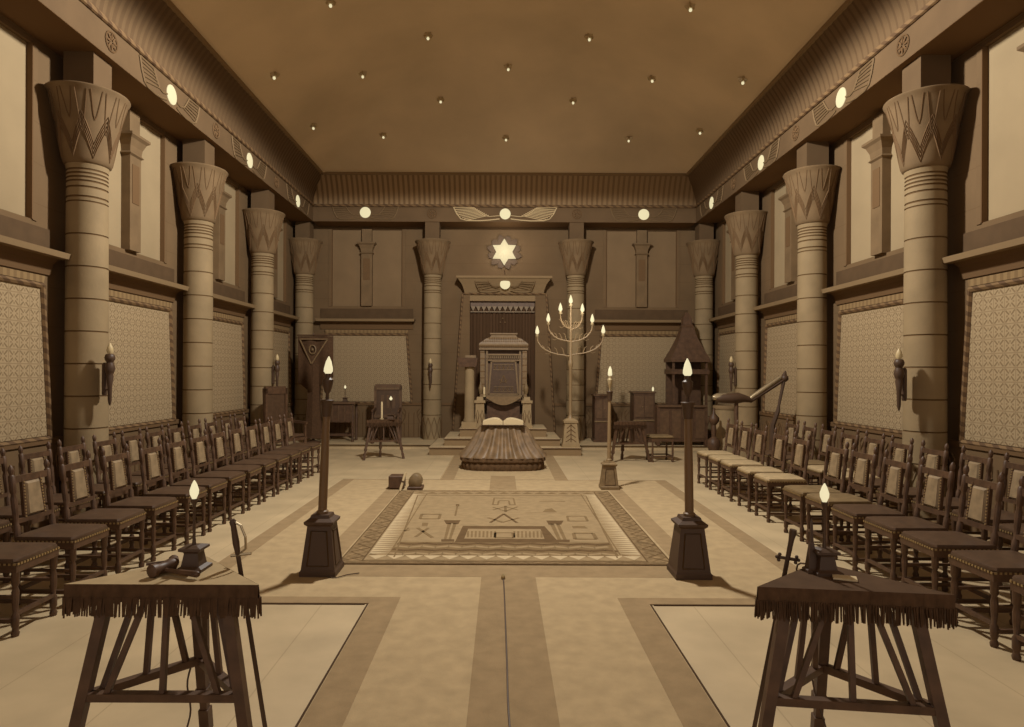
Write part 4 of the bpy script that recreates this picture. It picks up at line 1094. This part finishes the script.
desk('dark slatted desk with a small lamp standing under the banner', 323, 354, 403, 13.6)
table_lamp((xx(345, 13.7), 13.72, DT + H + (373 - 403) * 13.6 / F - DT + .0), 'tiny lit lamp on the slatted desk under the banner', h=.36, s=1.3)
desk('dark narrow cabinet behind the pale-poled lamp', 595, 611, 394, 13.75, closed=True)
desk('dark tall cabinet with a small candle behind the square stool', 634, 655, 391, 13.75, closed=True)
cc_ = thing('candle', 'tiny lit candle at the edge of the cabinet top behind the stool', 'candle', (xx(653, 13.85), 13.85, H + (373 - 391) * 13.75 / F))
MB().lathe([(.02, 0), (.02, .01), (.01, .02)], 8).build('holder', brass, cc_); MB().lathe([(.02, .015), (.022, .06), (.008, .1)], 8).build('flame', glow, cc_)
cc_.location.z -= .04 * 0

# square stool
x_, d_ = xx(660, 11.55), 11.55
t = thing('square_stool', 'low stool with a pale cushion beyond the pale-poled lamp', 'stool', (x_, d_, 0), .08)
for sx in (-1, 1):
    for sy in (-1, 1): MB().lathe([(.018, 0), (.024, .02), (.014, .05), (.02, .15), (.016, .3), (.02, .4)], 8).build('leg', wood, t, loc=(sx * .18, sy * .16, 0), smooth=True)
MB().box(-.2, .2, -.18, .18, .36, .41).build('seat_frame', wood, t); MB().cbox((0, 0, .435), (.4, .36, .05), .018).build('cushion', leathm, t)
b = MB()
for sx in (-1, 1): b.bar((sx * .18, -.16, .1), (sx * .18, .16, .1), .022); b.bar((-.18, sx * .16, .1), (.18, sx * .16, .1), .022)
b.build('stretcher', wood, t)

# bench and canopied seat
w0, w1 = xx(657, 13.3), xx(704, 13.3)
t = thing('panelled_bench', 'long dark panelled bench below the canopied seat', 'bench', ((w0 + w1) / 2, 13.16, DT)); w = (w1 - w0) / 2; zt_ = .78
MB().box(-w, w, 0, .05, .08, zt_).build('front_board', wood, t); MB().box(-w - .02, w + .02, -.04, .2, zt_, zt_ + .04).build('top', wood2, t)
b = MB()
for i in range(4):
    x = -w + (i + .5) * 2 * w / 4; q = w / 4 - .03
    b.box(x - q, x + q, -.012, 0, .15, zt_ - .07)
b.build('panels', wood2, t)
for sx in (-1, 1): MB().box(sx * w - .03, sx * w + .03, -.02, .2, 0, zt_).build('end_post', wood, t)
cs = thing('canopied_seat', 'dark seat under a tall pyramid canopy in the corner by the bench', 'chair', (xx(689, 13.5), 13.69, DT))
a = .37
for sx in (-1, 1):
    for y in (-.25, .25): MB().bar((sx * (a - .03), y, 0), (sx * (a - .03), y, 1.72), .045).build('post', wood, cs)
MB().box(-a, a, .22, .27, .4, 1.72).build('back_board', wood, cs); MB().box(-a, a, -.25, .25, .4, .47).build('seat', leather, cs)
b = MB(); b.box(-a - .02, a + .02, -.3, .3, 1.45, 1.55); b.build('valance', wood, cs)
b = MB(); b.loft([[(-p, -p * .8, z), (p, -p * .8, z), (p, p * .8, z), (-p, p * .8, z)] for p, z in ((.4, 1.7), (.4, 1.76), (.3, 1.95), (.19, 2.2), (.12, 2.42), (.13, 2.45), (.1, 2.48), (.09, 2.62), (.02, 2.75))]); b.build('canopy', wood, cs)
MB().tube([(-a, -.3, 1.75), (a, -.3, 1.75)], .014, 6).build('canopy_edge', goldd, cs)

# pale pedestal and turned stand
t = thing('round_pedestal', 'pale drum-shaped pedestal between the corner columns, beside the jointed arm', 'pedestal', (xx(726, 12.75), 12.75, 0))
MB().lathe([(.25, 0), (.25, .06), (.225, .1), (.225, .86)], 24).build('drum', paleped, t, smooth=True); MB().lathe([(.24, .86), (.25, .9), (.24, .93)], 24).build('cap', ledgem, t, smooth=True)
t = thing('turned_stand', 'dark knobbly turned stand in front of the pale drum pedestal', 'stand', (xx(714, 12.3), 12.3, 0))
MB().lathe([(.14, 0), (.15, .04), (.09, .1), (.13, .2), (.11, .3), (.04, .36), (.05, .5)], 16).build('base', wood, t, smooth=True); MB().lathe([(.05, .5), (.04, .58), (.1, .66), (.1, .72), (.03, .8), (.02, .9)], 16).build('knob', wood, t, smooth=True)

# jointed arm
dA = 9.95
def jp(px, py, dd_=0): x, z = atd(px, py, dA); return (x, dd_, z)
px0, _z = atd(736.5, 400, dA)
J = thing('jointed_arm_lamp', 'dark jointed-arm spotlight on a post behind the pale-seated chairs', 'lamp', (px0, dA, 0))
def rel(px, py, y=0): x, z = atd(px, py, dA); return (x - px0, y, z)
MB().lathe([(.16, 0), (.16, .03), (.05, .07), (.035, .12), (.03, 1.1)], 14).build('post', wood, J, smooth=True)
MB().tube([rel(716, 398), rel(722, 397.5), rel(730, 397.5), rel(738, 397), rel(744, 397.5), rel(751, 399)], [.05, .075, .08, .085, .06, .04], 14).build('lamp_housing', iron, J, smooth=True)
MB().tube([rel(713, 396.8), rel(717, 396), rel(726, 395.3)], [.035, .055, .05], 12).build('bright_nozzle', steel, J, smooth=True)
MB().tube([rel(749, 398.5), rel(753, 395.5), rel(781, 375.8)], [.03, .038, .038], 10).build('upper_arm', steel, J, smooth=True)
MB().tube([rel(750, 400.5), rel(783, 379)], .03, 8).build('counter_arm', iron, J, smooth=True)
b = MB(); b.ball(rel(784.5, 377), .06, 12); b.tube([rel(784.5, 374), rel(785.5, 369.5)], [.04, .008], 8); b.build('joint', iron, J, smooth=True)
MB().tube([rel(784, 379), rel(779, 404), rel(778, 410), rel(773, 424), rel(771, 470, 0)], [.028, .022, .035, .04, .045], 8).build('lower_arm', iron, J, smooth=True)

# ------------------------------------------------------------------ light
def point(loc, e, r, col=(1, .93, .82)):
    l = bpy.data.lights.new('chandelier_light', 'POINT'); l.energy = e; l.shadow_soft_size = r; l.color = col
    o = bpy.data.objects.new('chandelier_light', l); o.location = loc; C.objects.link(o); return o
l = bpy.data.lights.new('chandelier_light', 'SPOT'); l.energy = 1110; l.shadow_soft_size = .16; l.color = (1, .96, .88); l.spot_size = math.radians(176); l.spot_blend = .05
o = bpy.data.objects.new('chandelier_light', l); o.location = (0, 7.15, 5.68); C.objects.link(o)
q_ = point((.0, YW - .35, 4.26), 6, .2); q_.name = 'star_light'; q_ = point((cx, 12.0, 2.75), 12, .3); q_.name = 'candelabrum_light'
wd_ = bpy.data.worlds.new('World'); S.world = wd_; wd_.use_nodes = True
wd_.node_tree.nodes['Background'].inputs[0].default_value = (1, .86, .74, 1); wd_.node_tree.nodes['Background'].inputs[1].default_value = .54

# ------------------------------------------------------------------ camera
cam = bpy.data.cameras.new('camera'); co_ = bpy.data.objects.new('camera', cam); C.objects.link(co_)
co_.location = (-.04, 0, H); co_.rotation_euler = (PI / 2, -.0042, 0)
cam.sensor_width = 36; cam.lens = F / 1024 * 36; cam.shift_x = 10 / 1024; cam.shift_y = 9.5 / 1024; cam.clip_start = .05
S.camera = co_
S.view_settings.view_transform = 'Standard'; S.view_settings.look = 'None'; S.view_settings.exposure = .36; S.view_settings.gamma = 1
S.view_settings.use_curve_mapping = False
S.cycles.max_bounces = 6; S.cycles.diffuse_bounces = 4; S.cycles.use_denoising = True
